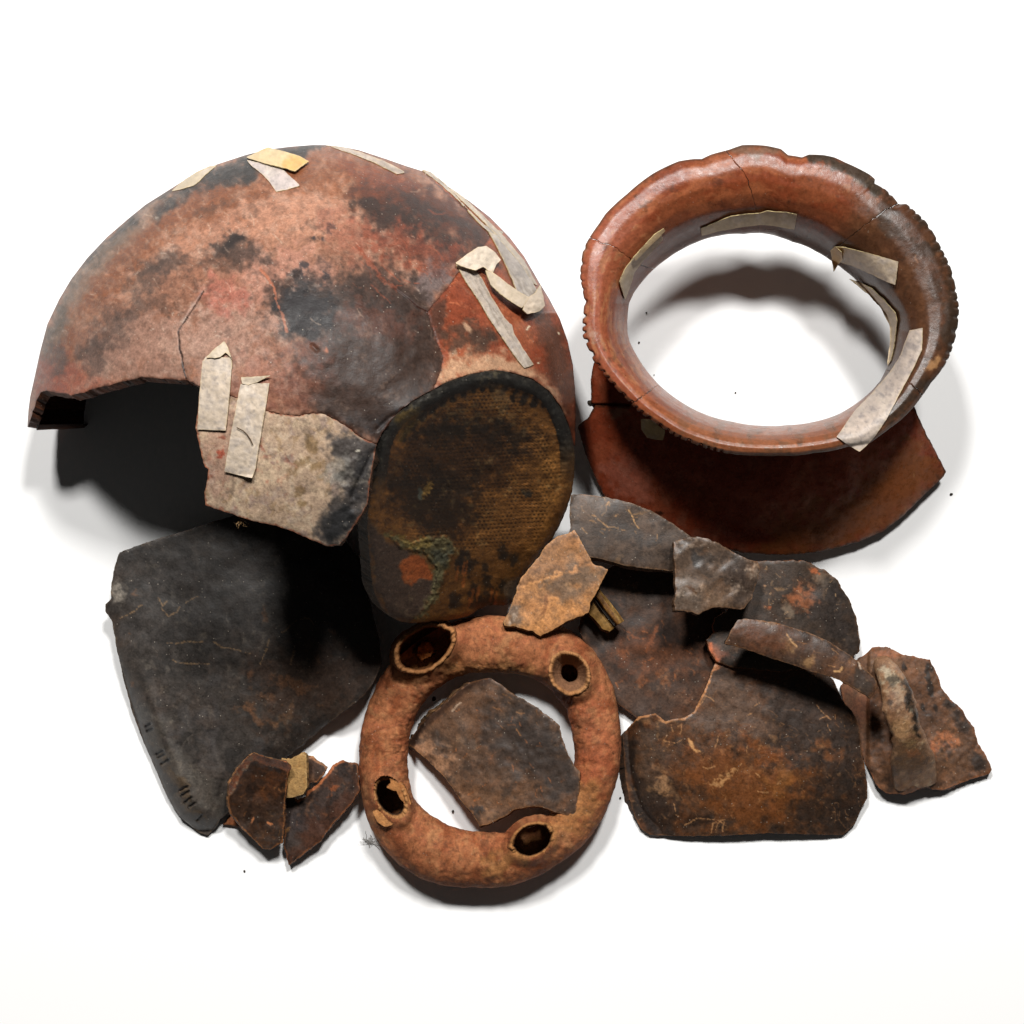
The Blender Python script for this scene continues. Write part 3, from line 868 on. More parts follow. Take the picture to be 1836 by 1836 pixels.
def paint_neck(x, y, f, t):
    d = np.full(len(x), 40.)
    arc = t * 300
    p = Paint(x, y, d, (140, 76, 50), 61, warp=7, rough=.34)
    p.wx, p.wy = arc + fbm(x, y, 30, 3, 1) * 8, f * 110 + fbm(x, y, 30, 3, 2) * 5
    p.noise((170, 98, 66), 16, -.1, .6, .8, 0, 5)
    p.noise((132, 62, 38), 14, 0, .6, .8, 0, 6)
    tt = np.mod(t, 2 * math.pi)
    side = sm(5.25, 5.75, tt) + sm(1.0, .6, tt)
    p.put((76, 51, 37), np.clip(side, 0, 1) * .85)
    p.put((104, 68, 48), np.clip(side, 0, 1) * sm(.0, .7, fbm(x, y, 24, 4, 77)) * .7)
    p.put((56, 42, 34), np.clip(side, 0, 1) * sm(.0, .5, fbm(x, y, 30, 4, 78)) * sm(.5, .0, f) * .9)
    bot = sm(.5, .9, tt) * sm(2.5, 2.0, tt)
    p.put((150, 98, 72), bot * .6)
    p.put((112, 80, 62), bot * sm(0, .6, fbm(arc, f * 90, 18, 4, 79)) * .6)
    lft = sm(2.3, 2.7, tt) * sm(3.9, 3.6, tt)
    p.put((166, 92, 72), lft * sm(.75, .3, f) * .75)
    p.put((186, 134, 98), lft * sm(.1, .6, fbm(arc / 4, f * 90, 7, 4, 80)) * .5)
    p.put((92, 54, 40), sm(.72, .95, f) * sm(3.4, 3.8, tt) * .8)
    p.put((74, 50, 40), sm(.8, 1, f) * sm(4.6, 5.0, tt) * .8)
    p.wx, p.wy = x + fbm(x, y, 26, 4, 5) * 7, y + fbm(x, y, 26, 4, 6) * 7
    p.area((62, 54, 48), '1440,276 1490,280 1540,300 1570,322 1600,352 1570,350 1540,325 1490,297 1450,290', 5, .9, 1.2)
    p.area((58, 44, 36), '1700,470 1722,540 1718,600 1700,640 1690,600 1700,540', 8, .85, 1.3)
    p.area((66, 50, 42), '1560,380 1600,390 1640,430 1620,440 1580,410', 10, .8, 1.2)
    p.area((60, 48, 42), '1590,760 1640,715 1660,690 1640,690 1600,730 1570,770', 8, .85, 1.3)
    p.blob((176, 132, 96), 1672, 652, 17, 9, -30, .85, .3, .4, 7)
    p.area((112, 96, 88), '1310,268 1330,259 1375,262 1410,275 1370,280 1320,276', 7, .6, 1.2)
    p.blob((170, 140, 130), 1062, 600, 16, 10, 60, .6, .5, .8, 7)
    p.specks((44, 34, 30), 5, .6, .6)
    p.specks((214, 170, 136), 5, .52, .5, (1090, 560, 60, 160))
    p.specks((196, 170, 150), 4.5, .5, .5, (1580, 330, 100, 80))
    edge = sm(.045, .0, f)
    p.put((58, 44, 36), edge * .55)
    p.scratches((206, 150, 120), 30, (1060, 300, 1700, 800), 6, 24, .9, .4)
    return p

# crack angles cut the ring into joined fragments
def ang_of(px, py): return math.atan2(py - NY, px - NX)
_g = np.linspace(-math.pi, math.pi, 1440, endpoint=False)
_s = np.interp(_g, LA, LR)
for _ in range(260): _s = (np.roll(_s, 1) + 2 * _s + np.roll(_s, -1)) / 4
LSA, LSR = np.concatenate([_g - 2 * math.pi, _g, _g + 2 * math.pi]), np.tile(_s, 3)
cracks = []
for (lx, ly), (mx, my), (ix, iy) in [((1300, 270), (1340, 330), (1358, 382)), ((1610, 364), (1575, 385), (1556, 400)), ((1654, 709), (1632, 688), (1610, 672)),
                                     ((1133, 722), (1158, 706), (1180, 690)), ((1057, 427), (1095, 440), (1124, 468))]:
    cracks.append((ang_of(lx, ly), ang_of(mx, my), ang_of(ix, iy)))
cracks.sort(key=lambda c: c[0])
NK = len(FINE)
wob = .006 * fbm(np.arange(NK) * 3.0, np.zeros(NK), 9, 3, 3)
def crack_line(c, off):
    base = np.interp(FINE, [0, .35, .8, 1], [c[0], c[1], c[2], c[2]])
    return base + wob + off
for i, c in enumerate(cracks):
    c2 = cracks[(i + 1) % len(cracks)]
    a0 = crack_line(c, .0009)
    a1 = crack_line(c2, -.0009)
    if c2[0] < c[0]: a1 = a1 + 2 * math.pi
    n = int((a1.mean() - a0.mean()) * 330 / 2.0)
    tt = a0[None, :] + (a1 - a0)[None, :] * np.linspace(0, 1, n)[:, None]     # n x NK
    rl, rt = lip_r(tt), np.interp(tt, TA, TR)
    r0_, rL_ = np.interp(tt, LSA, LSR), np.interp(tt, LA, LR)
    r = r0_ + (rt - r0_) * FINE[None, :] + (rL_ - r0_) * sm(.26, 0, FINE)[None, :] + (rl - rL_) * sm(.16, 0, FINE)[None, :] ** 2
    xm, ym = NX + np.cos(tt) * r0_, NY + np.sin(tt) * r0_
    z = neck_plane(xm, ym) + _z[None, :]
    nz = fbm(NX + np.cos(tt) * r, NY + np.sin(tt) * r, 70, 2, 41) * 1.0 + fbm(tt * 300, r, 10, 3, 42) * .15
    z = z + nz
    # scallops dip at the lip
    z = z - 4 * sm(.1, 0, FINE)[None, :] * np.clip((np.interp(tt, LA, LR) - rl) / 5, 0, 1)
    x, y = NX + np.cos(tt) * r, NY + np.sin(tt) * r
    # underside: offset across the profile
    dr, dz = np.gradient(r, axis=1), np.gradient(z, axis=1)
    L_ = np.hypot(dr, dz) + 1e-6
    nr, nzv = -(-dz / L_), -(dr / L_)
    sgn = np.where(nzv < 0, 1, -1)
    thk = np.interp(FINE, [0, .12, .5, 1], [9, 17, 21, 19])[None, :]
    r2, z2 = r + np.abs(dz / L_) * thk * sm(.0, .3, FINE)[None, :] - 2.5 * sm(.12, 0, FINE)[None, :], z - np.abs(dr / L_) * thk
    x2, y2 = NX + np.cos(tt) * r2, NY + np.sin(tt) * r2
    V = np.concatenate([P(x, y, z), P(x2, y2, z2)[:, ::-1]], 1)
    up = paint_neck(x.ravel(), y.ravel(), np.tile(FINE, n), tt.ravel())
    ed = np.repeat(np.minimum(np.arange(n), np.arange(n)[::-1]), NK)
    up.put((44, 28, 22), np.where(ed < 1, .75 * sm(-.6, .3, fbm(x.ravel(), y.ravel(), 16, 2, 88)), 0))
    up = up.out().reshape(n, NK, 4)
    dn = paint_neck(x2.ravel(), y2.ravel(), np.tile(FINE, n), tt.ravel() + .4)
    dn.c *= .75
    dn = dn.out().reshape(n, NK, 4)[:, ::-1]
    Cc = np.concatenate([up, dn], 1)
    nv = 2 * NK
    k = np.arange(NK - 1)
    cap0 = np.stack([k, k + 1, nv - 2 - k, nv - 1 - k], 1)
    cap1 = (cap0 + (n - 1) * nv)[:, ::-1]
    F_keep = None
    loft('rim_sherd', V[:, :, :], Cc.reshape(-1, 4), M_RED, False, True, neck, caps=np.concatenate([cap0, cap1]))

def z_sh(x, y):
    d = np.hypot(x - 1372, (y - 590) * 1.0)
    t = (d - 215) / 205.0
    z = 158 - 132 * np.clip(t, 0, 1.3) ** 1.3
    return np.maximum(z + 2.5 * fbm(x, y, 60, 3, 51), 9 + .02 * d * 0)
def paint_sh(x, y, d):
    p = Paint(x, y, d, (150, 66, 42), 63, rough=.3)
    p.noise((164, 84, 60), 40, 0, .7, .8)
    p.noise((170, 108, 92), 26, .2, .8, .5)
    p.area((146, 86, 48), '1330,1000 1400,940 1500,900 1600,800 1660,780 1700,850 1600,950 1500,990 1400,1000', 26, .85)
    p.area((78, 52, 36), '1580,960 1640,910 1690,860 1680,880 1630,935', 8, .7, 1.3)
    p.blob((170, 124, 100), 1460, 900, 20, 14, 0, .3)
    p.blob((150, 104, 84), 1555, 905, 9, 9, 0, .5)
    p.blob((172, 150, 140), 1110, 738, 16, 8, 20, .6, .5, .7, 8)
    p.area((188, 120, 112), '1080,850 1120,800 1180,880 1160,900 1120,900', 16, .5, 1.3)
    p.blob((50, 26, 18), 1178, 917, 5, 3, 0, .8)
    p.scratches((210, 160, 120), 14, (1300, 850, 1640, 980), 5, 18, .8, .5)
    p.specks((80, 40, 28), 5, .55, .5)
    p.edge((64, 44, 32), 3, .6)
    return p
sherd('shoulder_sherd', '1067,726 1106,728 1128,731 1140,712 1160,695 1200,716 1260,750 1314,763 1363,770 1411,769 1460,763 1502,750 1545,724 1592,684 1612,700 1639,729 1661,778 1683,820 1697,846 1690,857 1672,873 1650,895 1618,926 1585,952 1541,971 1509,980 1468,989 1424,994 1380,994 1330,990 1270,975 1200,950 1140,925 1084,890 1064,849 1049,812 1038,773 1036,764 1054,749', z_sh, paint_sh, M_RED, 16, neck, 2.2, .8, 64, edge=(70, 50, 36), inner=(50, 34, 26), shift=(2, 8))
sherd('shoulder_sherd', '1076,624 1098,648 1120,690 1150,736 1128,742 1106,738 1067,737 1060,724 1060,700 1059,680 1064,652', lambda x, y: z_sh(x, y) - 4 - 10 * sm(722, 728, y), paint_sh, M_RED, 15, neck, 2.0, .8, 65, edge=(90, 52, 38), inner=(50, 34, 26))

n1 = tape('1111,505 1120,484 1136,462 1173,424 1186,420 1189,430 1173,447 1152,470 1138,488 1130,515 1121,538', z_neck, 9, neck, 71, 'narrow cream tape curling off the pale red wall', grey=.1, base=(206, 188, 150))
n1f = tape('1136,462 1155,441 1173,421 1190,410 1193,414 1180,428 1160,447 1140,468', z_neck, 20, neck, 72, grey=0, base=(230, 204, 150), name='tape_fold')
tape('1257,410 1283,399 1310,388 1338,384 1362,383 1376,378 1390,380 1410,381 1429,385 1424,412 1402,408 1380,404 1360,404 1326,408 1289,415 1258,423', z_neck, 8, neck, 73, 'long cream tape across the wall below the long crack', grey=.12, base=(200, 182, 136))
n1f.parent = n1
n3 = tape('1490,449 1496,443 1515,444 1560,455 1611,469 1608,490 1605,511 1587,504 1560,491 1529,477 1508,471 1500,462', z_neck, 8, neck, 74, 'mottled tape with a hooked yellow end', grey=.5, base=(208, 192, 160), yellow='1485,440 1515,440 1512,470 1490,465')
n3f = tape('1489,450 1498,443 1509,452 1510,466 1502,476 1495,487 1492,470', z_neck, lambda x, y: 16 - 10 * sm(450, 487, y), neck, 75, grey=.1, base=(206, 166, 96), name='tape_fold')
n3f.parent = n3
tape('1521,499 1540,505 1562,517 1587,540 1605,561 1608,575 1603,620 1597,645 1591,658 1592,640 1596,610 1595,584 1579,552 1556,527 1535,510', z_neck, lambda x, y: 12, neck, 76, 'strip of tape following the lower edge of the wall', grey=.1, base=(212, 194, 156))
tape('1631,592 1654,588 1654,606 1653,626 1640,655 1627,680 1608,716 1590,751 1572,778 1558,795 1541,810 1520,797 1500,783 1518,757 1536,732 1562,706 1583,682 1600,660 1615,636 1622,615', z_neck, 4.5, neck, 77, 'wide grey-flecked tape laid over the rim', grey=.75, base=(214, 200, 178))
tape('1149,752 1165,752 1192,772 1189,790 1175,788 1160,785 1150,770', z_sh, lambda x, y: 40, neck, 78, 'cream tape under the notched rim', grey=.05, base=(226, 210, 150))

# ================================================================== ring stand
RX, RY = 880.0, 1347.0
RO = pts('850,1104 800,1118 760,1138 720,1168 690,1202 661,1258 646,1318 643,1375 650,1440 668,1492 692,1530 720,1552 750,1573 785,1586 830,1591 907,1592 958,1574 1000,1551 1040,1520 1080,1470 1104,1412 1115,1345 1110,1280 1097,1222 1070,1172 1036,1138 1000,1120 950,1110 900,1106')
RI = pts('880,1206 832,1208 790,1228 765,1253 745,1285 732,1330 731,1375 737,1423 755,1448 797,1477 838,1490 880,1493 919,1491 960,1478 1000,1448 1024,1405 1031,1368 1029,1335 1024,1298 1010,1262 985,1234 950,1213 915,1207')
OA, OR_ = polar(chaikin(RO, 1), RX, RY)
IA, IR_ = polar(chaikin(RI, 1), RX, RY)
stand = thing('ring_stand', 880, 1347, 'hollow orange clay ring with four broken-off tube stubs', 'pottery ring')
STUBS = [  # x, y, semi-axes, angle, inner share, foot height, rim height, flare
    (762, 1162, 60, 41, -32, .86, 66, 124, 1.06),
    (1021, 1207, 42, 36, 55, .80, 72, 116, 1.12),
    (700, 1430, 45, 29, 62, .80, 72, 108, 1.10),
    (955, 1507, 42, 31, -28, .82, 72, 116, 1.14)]
NT, NP = 760, 110
t = np.linspace(-math.pi, math.pi, NT, endpoint=False)[:, None]
ph = np.linspace(0, 2 * math.pi, NP, endpoint=False)[None, :]
ro, ri = np.interp(t, OA, OR_), np.interp(t, IA, IR_)
cs, sn = np.cos(ph), np.sin(ph)
se = lambda v, e: np.sign(v) * np.abs(v) ** e
r = (ro + ri) / 2 + (ro - ri) / 2 * se(cs, .9)
z = 49 + 46 * se(sn, .85)
x, y = RX + np.cos(t) * r, RY + np.sin(t) * r
wn = 2.7 * fbm(t * 200 + 0 * ph, 0 * t + ph * 36, 26, 3, 91) + .9 * fbm(t * 200 + 0 * ph, 0 * t + ph * 36, 11, 3, 92)
cren = sm(.2, .6, fbm(t * 60 + 0 * ph, 0 * t + ph * 46, 9, 3, 93))
z = np.maximum(z + (wn - .7 * cren) * np.clip(sn + .3, 0, 1), 1)
r = r + (wn - .7 * cren) * cs * .6
# clay smeared up around each stub
for sx, sy, a, b, an, si, z0, z1, fl in STUBS:
    q = math.radians(an)
    u, v = (x - sx) * math.cos(q) + (y - sy) * math.sin(q), -(x - sx) * math.sin(q) + (y - sy) * math.cos(q)
    e = np.hypot(u / a, v / b)
    z = z + np.where(sn > 0, 16 * sm(1.5, .95, e), 0)
x, y = RX + np.cos(t) * r, RY + np.sin(t) * r
V = P(x, y, z)
def paint_stand(x, y, seed=95):
    p = Paint(x, y, np.full(len(x), 40.), (176, 110, 76), seed, rough=.8)
    p.noise((184, 128, 92), 26, 0, .6, .8)
    p.noise((140, 74, 44), 34, 0, .7, .8)
    p.noise((162, 90, 64), 14, .1, .7, .5).noise((112, 68, 46), 7, .25, .9, .5)
    p.area((176, 126, 76), '1010,1400 1060,1380 1080,1430 1060,1480 1010,1500 900,1570 860,1560 900,1520 980,1480', 16, .55, 1.3)
    p.area((176, 130, 84), '780,1180 900,1190 960,1200 900,1230 800,1220', 12, .5, 1.2)
    p.area((178, 96, 66), '1020,1270 1080,1250 1100,1330 1095,1400 1040,1400', 16, .5, 1.2)
    p.area((120, 66, 40), '700,1500 780,1560 900,1580 1000,1545 1040,1520 1000,1570 850,1600 740,1580', 12, .5, 1.2)
    p.specks((70, 40, 26), 5, .42, .6)
    p.specks((212, 160, 116), 5, .4, .5)
    p.scratches((88, 52, 34), 46, (650, 1110, 1110, 1590), 8, 34, 1.0, .6)
    return p
cl = paint_stand(x.ravel(), y.ravel()).out()
xc, yc = (x + np.roll(x, -1, 0)) / 2, (y + np.roll(y, -1, 0)) / 2
keep = np.ones((NT, NP), bool)
for sx, sy, a, b, an, si, z0, z1, fl in STUBS:
    q = math.radians(an)
    u, v = (xc - sx) * math.cos(q) + (yc - sy) * math.sin(q), -(xc - sx) * math.sin(q) + (yc - sy) * math.cos(q)
    keep &= ~((np.hypot(u / (a * .93), v / (b * .93)) < 1) & (sn > -.35))
loft('ring_tube', V, cl, M_STAND, True, True, stand, keep=keep)

def stub(k, prof, jag, seed, rim_col, in_col, label):
    sx, sy, a, b, an, si, z0, z1, fl = STUBS[k]
    n = 150
    tt = np.linspace(0, 2 * math.pi, n, endpoint=False)[:, None]
    s_, z_ = prof[:, 0][None, :], prof[:, 1][None, :]
    j = jag(tt)
    toprow = sm(.5, 1, prof[:, 2])[None, :]
    nr = 1 + .05 * fbm(np.cos(tt) * 40, np.sin(tt) * 40, 14, 4, seed) + .015 * fbm(np.cos(tt) * 40, np.sin(tt) * 40 + z_, 5, 3, seed + 1)
    u, v = np.cos(tt) * a * s_ * nr, np.sin(tt) * b * s_ * nr
    q = math.radians(an)
    X, Y = sx + u * math.cos(q) - v * math.sin(q), sy + u * math.sin(q) + v * math.cos(q)
    Z = z_ + toprow * (j + 4 * fbm(np.cos(tt) * 40, np.sin(tt) * 40, 8, 3, seed + 2))
    p = paint_stand(X.ravel(), Y.ravel(), 95)
    rm = np.tile((prof[:, 2] > .8) & True, (n, 1)).ravel().astype(float)
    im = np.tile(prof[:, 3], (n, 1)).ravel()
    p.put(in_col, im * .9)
    p.put(rim_col, rm * .7)
    o = loft('tube_stub', P(X, Y, Z), p.out(), M_STAND, True, False, stand)
    o['label'] = label
# columns: scale, height, rim weight, inner-surface weight
stub(0, A(1.16, 70, 0, 0, 1.08, 86, 0, 0, 1.02, 106, .3, 0, 1.0, 122, 1, 0, .97, 126, 1, 0,   .88, 125, 1, .2, .84, 116, .6, 1, .82, 96, 0, 1, .82, 66, 0, 1, .82, 34, 0, 1, .8, 14, 0, 1, .4, 9, 0, 1, .02, 8, 0, 1).reshape(-1, 4),
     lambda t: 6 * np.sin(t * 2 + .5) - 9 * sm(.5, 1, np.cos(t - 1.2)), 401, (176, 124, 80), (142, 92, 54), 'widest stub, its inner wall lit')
stub(1, A(1.2, 72, 0, 0, 1.08, 88, 0, 0, 1.02, 104, .3, 0, 1.0, 114, 1, 0, .93, 118, 1, 0, .84, 114, 1, .2, .76, 104, .3, 1, .62, 92, 0, 1, .5, 84, 0, 1, .42, 78, 0, 1, .40, 64, 0, 1, .38, 40, 0, 1).reshape(-1, 4),
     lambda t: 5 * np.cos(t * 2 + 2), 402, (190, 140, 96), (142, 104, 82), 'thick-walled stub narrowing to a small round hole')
stub(2, A(1.3, 68, 0, 0, 1.16, 86, 0, 0, 1.06, 98, .3, 0, 1.0, 104, 1, 0, .9, 106, 1, 0, .8, 103, 1, .3, .74, 92, .3, 1, .72, 70, 0, 1, .7, 40, 0, 1).reshape(-1, 4),
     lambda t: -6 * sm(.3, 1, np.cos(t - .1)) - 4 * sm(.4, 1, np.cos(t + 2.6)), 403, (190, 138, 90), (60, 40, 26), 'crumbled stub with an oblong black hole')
stub(3, A(1.4, 66, 0, 0, 1.2, 86, 0, 0, 1.06, 104, .3, 0, 1.0, 114, 1, 0, .93, 117, 1, 0, .85, 113, 1, .3, .8, 100, .3, 1, .8, 74, 0, 1, .78, 40, 0, 1).reshape(-1, 4),
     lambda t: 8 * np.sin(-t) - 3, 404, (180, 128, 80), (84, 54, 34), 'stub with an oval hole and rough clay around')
sherd('clay_flake', '668,1456 676,1452 688,1460 698,1468 710,1472 702,1480 690,1482 676,1474', lambda x, y: 106 + 0 * x, lambda x, y, d: Paint(x, y, d, (200, 140, 92), 97, rough=.9).noise((170, 110, 66), 8, 0, .6, .6), M_STAND, 8, stand, 1.6, .6, 97, edge=(150, 98, 60))
sherd('clay_flake', '698,1394 708,1398 722,1406 732,1424 738,1442 728,1446 718,1432 710,1418 702,1416 694,1412 700,1404', lambda x, y: 104 - .1 * (y - 1400), lambda x, y, d: Paint(x, y, d, (194, 132, 84), 98, rough=.9).noise((160, 100, 60), 8, 0, .6, .6), M_STAND, 8, stand, 1.6, 1.2, 98, edge=(150, 98, 60))
sherd('clay_flake', '750,1160 758,1150 772,1151 778,1164 772,1176 756,1184 748,1176', lambda x, y: 40 + 6 * fbm(x, y, 9, 3, 4), lambda x, y, d: Paint(x, y, d, (170, 100, 50), 99, rough=.9).noise((110, 60, 30), 6, 0, .5, .7), M_STAND, 20, stand, 1.6, 1.4, 99, edge=(150, 90, 50))

# ================================================================== loose fragments
GR = 'loose jar fragments lying round the ring'
def dark_paint(seed, base=(62, 54, 49), warm=(96, 62, 40), pale=(150, 120, 92), wa=.5, extra=None, rough=.5, edge=(150, 108, 72), ew=2.4, ea=.7, cool=(70, 68, 70), tint=None):
    def f(x, y, d):
        p = Paint(x, y, d, base, seed, warp=11, wscale=36, rough=rough)
        p.tint = A(1.1, 1.0, .9)
        p.noise(np.array(base) * 1.3, 46, -.1, .7, .8)
        p.noise(np.array(base) * .68, 30, 0, .7, .8)
        p.noise(cool, 38, .15, .8, .5)
        p.noise(warm, 34, .05, .7, wa)
        p.noise(warm, 11, .3, .75, wa * .6)
        if tint is not None: p.tint = A(*tint)
        if extra: extra(p)
        p.specks(pale, 4.6, .58, .55)
        p.specks(np.array(base) * .4, 5, .55, .6)
        p.edge(edge, ew, ea)
        return p
    return f

# -- big black fragment at the lower left of the heap
RIM = pts('232,1250 258,1332 281,1384 297,1423 323,1466 356,1492 372,1498')
NOTCH = ['262,1302 270,1298', '264,1310 273,1306', '281,1352 292,1346', '284,1358 294,1353', '290,1370 302,1362', '323,1418 334,1412', '327,1426 338,1420', '332,1438 343,1430', '340,1446 350,1440', '354,1470 362,1462']
def z_black(x, y):
    dr = np.maximum(seg_dist(x, y, pts('180,1130 206,1200 222,1256 248,1338 271,1390 287,1429 313,1474 348,1502 372,1512')) - 12, 0)
    rf = sm(1160, 1300, y)
    z = 58 + 30 * np.exp(-((x - 500) / 210) ** 2 - ((y - 1120) / 200) ** 2) - 40 * (.45 + .55 * rf) * np.exp(-dr / 16) + 8 * rf * np.exp(-((dr - 34) / 16) ** 2)
    z = z - 34 * np.exp(-seg_dist(x, y, pts('585,1299 513,1358 450,1420 395,1469 372,1498')) / 30)
    for n in NOTCH: z = z - 5 * sm(3.2, .6, seg_dist(x, y, pts(n)))
    return np.maximum(z + 2.2 * fbm(x, y, 70, 3, 111) + .15 * fbm(x, y, 9, 3, 112), 3)
def ex_black(p):
    p.area((54, 51, 50), '210,1000 400,960 640,1000 680,1180 520,1150 330,1200 220,1160', 60, .6)
    p.area((72, 50, 38), '450,1200 560,1150 680,1180 650,1250 560,1300 470,1290', 40, .55)
    p.area((98, 94, 88), '250,1260 280,1270 330,1360 400,1420 395,1470 340,1440 290,1360', 10, .45, 1.4)
    p.area((96, 78, 58), '272,1320 300,1370 340,1430 372,1476 366,1484 328,1440 290,1376', 4, .7, 1.3)
    for n in NOTCH: p.stroke((16, 14, 13), n, 2.2, .9, .3)
    for s_ in ('282,1072 292,1086 300,1078', '290,1090 302,1106 318,1098 326,1084', '335,1080 355,1070', '298,1152 318,1154 332,1151 362,1150', '384,1150 402,1160 430,1164 450,1170', '308,1182 330,1188 345,1191 374,1190', '483,1146 476,1170 466,1192', '530,1156 524,1174 520,1192', '505,1134 535,1112 556,1110 562,1118', '216,1106 240,1094 252,1084'):
        p.stroke((146, 118, 86), s_, 1.2, .7, 1.2, 3)
    for c in ((470, 1106, 6, 8), (236, 1061, 5, 4), (448, 1207, 9, 6), (444, 1268, 8, 9), (474, 1250, 12, 8), (460, 1285, 26, 5), (598, 1130, 6, 5), (520, 1225, 30, 10), (238, 1225, 6, 4), (230, 1136, 4, 7)):
        p.blob((134, 88, 56), *c, 20, .45, .6, .9, 6)
    p.area((150, 144, 136), '199,1050 208,1040 220,1062 210,1080 198,1074', 6, .75, 1.4)
    p.specks((160, 152, 140), 4.8, .5, .5, (270, 1220, 110, 200))
    p.specks((150, 104, 66), 5, .48, .6, (540, 1220, 120, 110))
    p.scratches((120, 114, 106), 70, (220, 1000, 640, 1440), 8, 26, .7, .4)
black = sherd('dark_sherd', '214,990 258,974 317,956 376,937 440,918 500,906 560,930 610,960 645,1000 668,1100 680,1150 684,1191 670,1224 650,1250 585,1299 513,1358 450,1420 395,1469 384,1486 372,1498 356,1492 323,1466 297,1423 281,1384 258,1332 238,1279 222,1221 209,1162 201,1113 189,1096 189,1083 199,1074 199,1051 206,1015', z_black,
      dark_paint(110, (62, 57, 54), (72, 56, 46), (140, 130, 116), .3, ex_black, .52, (110, 90, 70), 2.5, .5, tint=(1.03, 1.0, .96)), M_DARK, 12, None, 1.7, .8, 110, edge=(54, 48, 43), shift=(-2, 3), wall_amp=.6)
tag(black, 'largest black fragment, with a row of short cuts along its curved rim', 'potsherd', GR)

# -- small cluster by the black fragment
GC = 'small fragments heaped beside the black one'
o = sherd('small_sherd', '536,1366 549,1357 560,1358 571,1367 588,1376 578,1392 568,1402 550,1404 540,1390', plane(560, 1380, 44, 0, -.1), dark_paint(121, (66, 50, 42), edge=(176, 124, 84)), M_DARK, 11, None, 1.7, 1, 121, edge=(180, 128, 88))
tag(o, 'little dark fragment peeping out behind the tan wedge', 'potsherd', GC)
o = sherd('small_sherd', '400,1478 404,1474 413,1461 430,1470 440,1484 420,1480', plane(418, 1470, 12, .1, 0), dark_paint(122, (130, 82, 54), (170, 110, 74)), M_DARK, 8, None, 1.6, .8, 122, edge=(150, 90, 56))
tag(o, 'tiny reddish fragment tip showing under the hollow brown one', 'potsherd', GC)
o = sherd('small_sherd', '505,1360 520,1362 542,1350 549,1354 550,1380 551,1412 543,1424 524,1430 505,1430 498,1390', plane(525, 1390, 72, .05, -.25), lambda x, y, d: Paint(x, y, d, (192, 152, 104), 123, rough=.85).noise((168, 126, 80), 14, 0, .6, .7).specks((90, 66, 44), 5, .45, .7).edge((214, 178, 132), 2, .6), M_STAND, 10, None, 1.7, .6, 123, edge=(190, 150, 104), shift=(2, 3))
tag(o, 'pale tan wedge of bare clay standing between two brown fragments', 'potsherd', GC)
def z_c1(x, y):
    dd = seg_dist(x, y, pts('411,1405 427,1376 442,1359 454,1349 478,1358 514,1366'))
    return 62 - .26 * (y - 1440) + 26 * np.exp(-dd / 15) + .0022 * (x - 462) ** 2 + 1.5 * fbm(x, y, 16, 3, 9)
def c1_paint(x, y, d):
    p = dark_paint(124, (56, 42, 34), (92, 58, 34), (190, 150, 104), .6, None, .42, (150, 104, 66), 2.2, .8)(x, y, d)
    dd = seg_dist(x, y, pts('409,1412 414,1398 427,1376 442,1359 454,1349 478,1358 500,1362 522,1372'))
    top = sm(15, 11, dd + 2.0 * fbm(x, y, 9, 3, 5))
    p.put((158, 104, 74), top * .95)
    p.put((176, 164, 148), top * sm(-.1, .5, fbm(x, y, 6, 3, 6)) * sm(470, 440, x) * .8)
    p.blob((190, 130, 90), 456, 1474, 3, 6, 20, .9, .3, .3); p.blob((190, 130, 90), 490, 1478, 2.5, 2, 0, .9, .3, .3)
    p.scratches((140, 100, 60), 16, (420, 1410, 505, 1515), 4, 12, .8, .6)
    return p
o = sherd('small_sherd', '454,1349 478,1358 514,1366 522,1376 514,1396 512,1428 509,1451 509,1483 507,1510 485,1523 471,1521 445,1496 429,1477 414,1460 409,1434 411,1405 427,1376 442,1359', z_c1, c1_paint, M_DARK, 12, None, 1.6, 1, 124, edge=(150, 104, 68), shift=(-2, 4))
tag(o, 'hollow-faced brown fragment with a thick pale broken top edge', 'potsherd', GC)
def ex_c4(p):
    p.area((82, 54, 42), '540,1490 600,1440 640,1400 640,1440 580,1510 525,1545', 18, .7)
    p.area((66, 66, 74), '508,1450 540,1450 550,1490 520,1500', 12, .6)
    dd = seg_dist(p.x, p.y, pts('614,1362 597,1371 584,1389 568,1407 550,1420 534,1434'))
    p.put((178, 116, 80), sm(6.5, 4, dd + fbm(p.x, p.y, 7, 3, 6) * 1.5))
    for c in ((528, 1428, 5), (541, 1427, 5), (511, 1490, 5)): p.blob((150, 116, 78), c[0], c[1], c[2], c[2] * .8, 0, .9, .4, .6, 4)
    p.blob((160, 90, 50), 595, 1412, 7, 7, 0, .6, .5, .8, 5)
o = sherd('small_sherd', '614,1362 622,1366 641,1369 644,1418 632,1438 617,1456 592,1483 576,1506 543,1532 517,1551 514,1536 509,1516 511,1483 511,1459 502,1447 506,1434 520,1426 534,1434 548,1428 550,1420 568,1407 584,1389 597,1371', plane(570, 1460, 38, .16, -.06, [(570, 1460, 40, .001)]), dark_paint(125, (54, 48, 48), (92, 54, 34), (176, 124, 84), .4, ex_c4, .42, (140, 92, 60), 2, .7), M_DARK, 11, None, 1.6, 1, 125, edge=(150, 98, 64), shift=(-1, 3))
tag(o, 'pointed dark fragment leaning towards the orange ring', 'potsherd', GC)

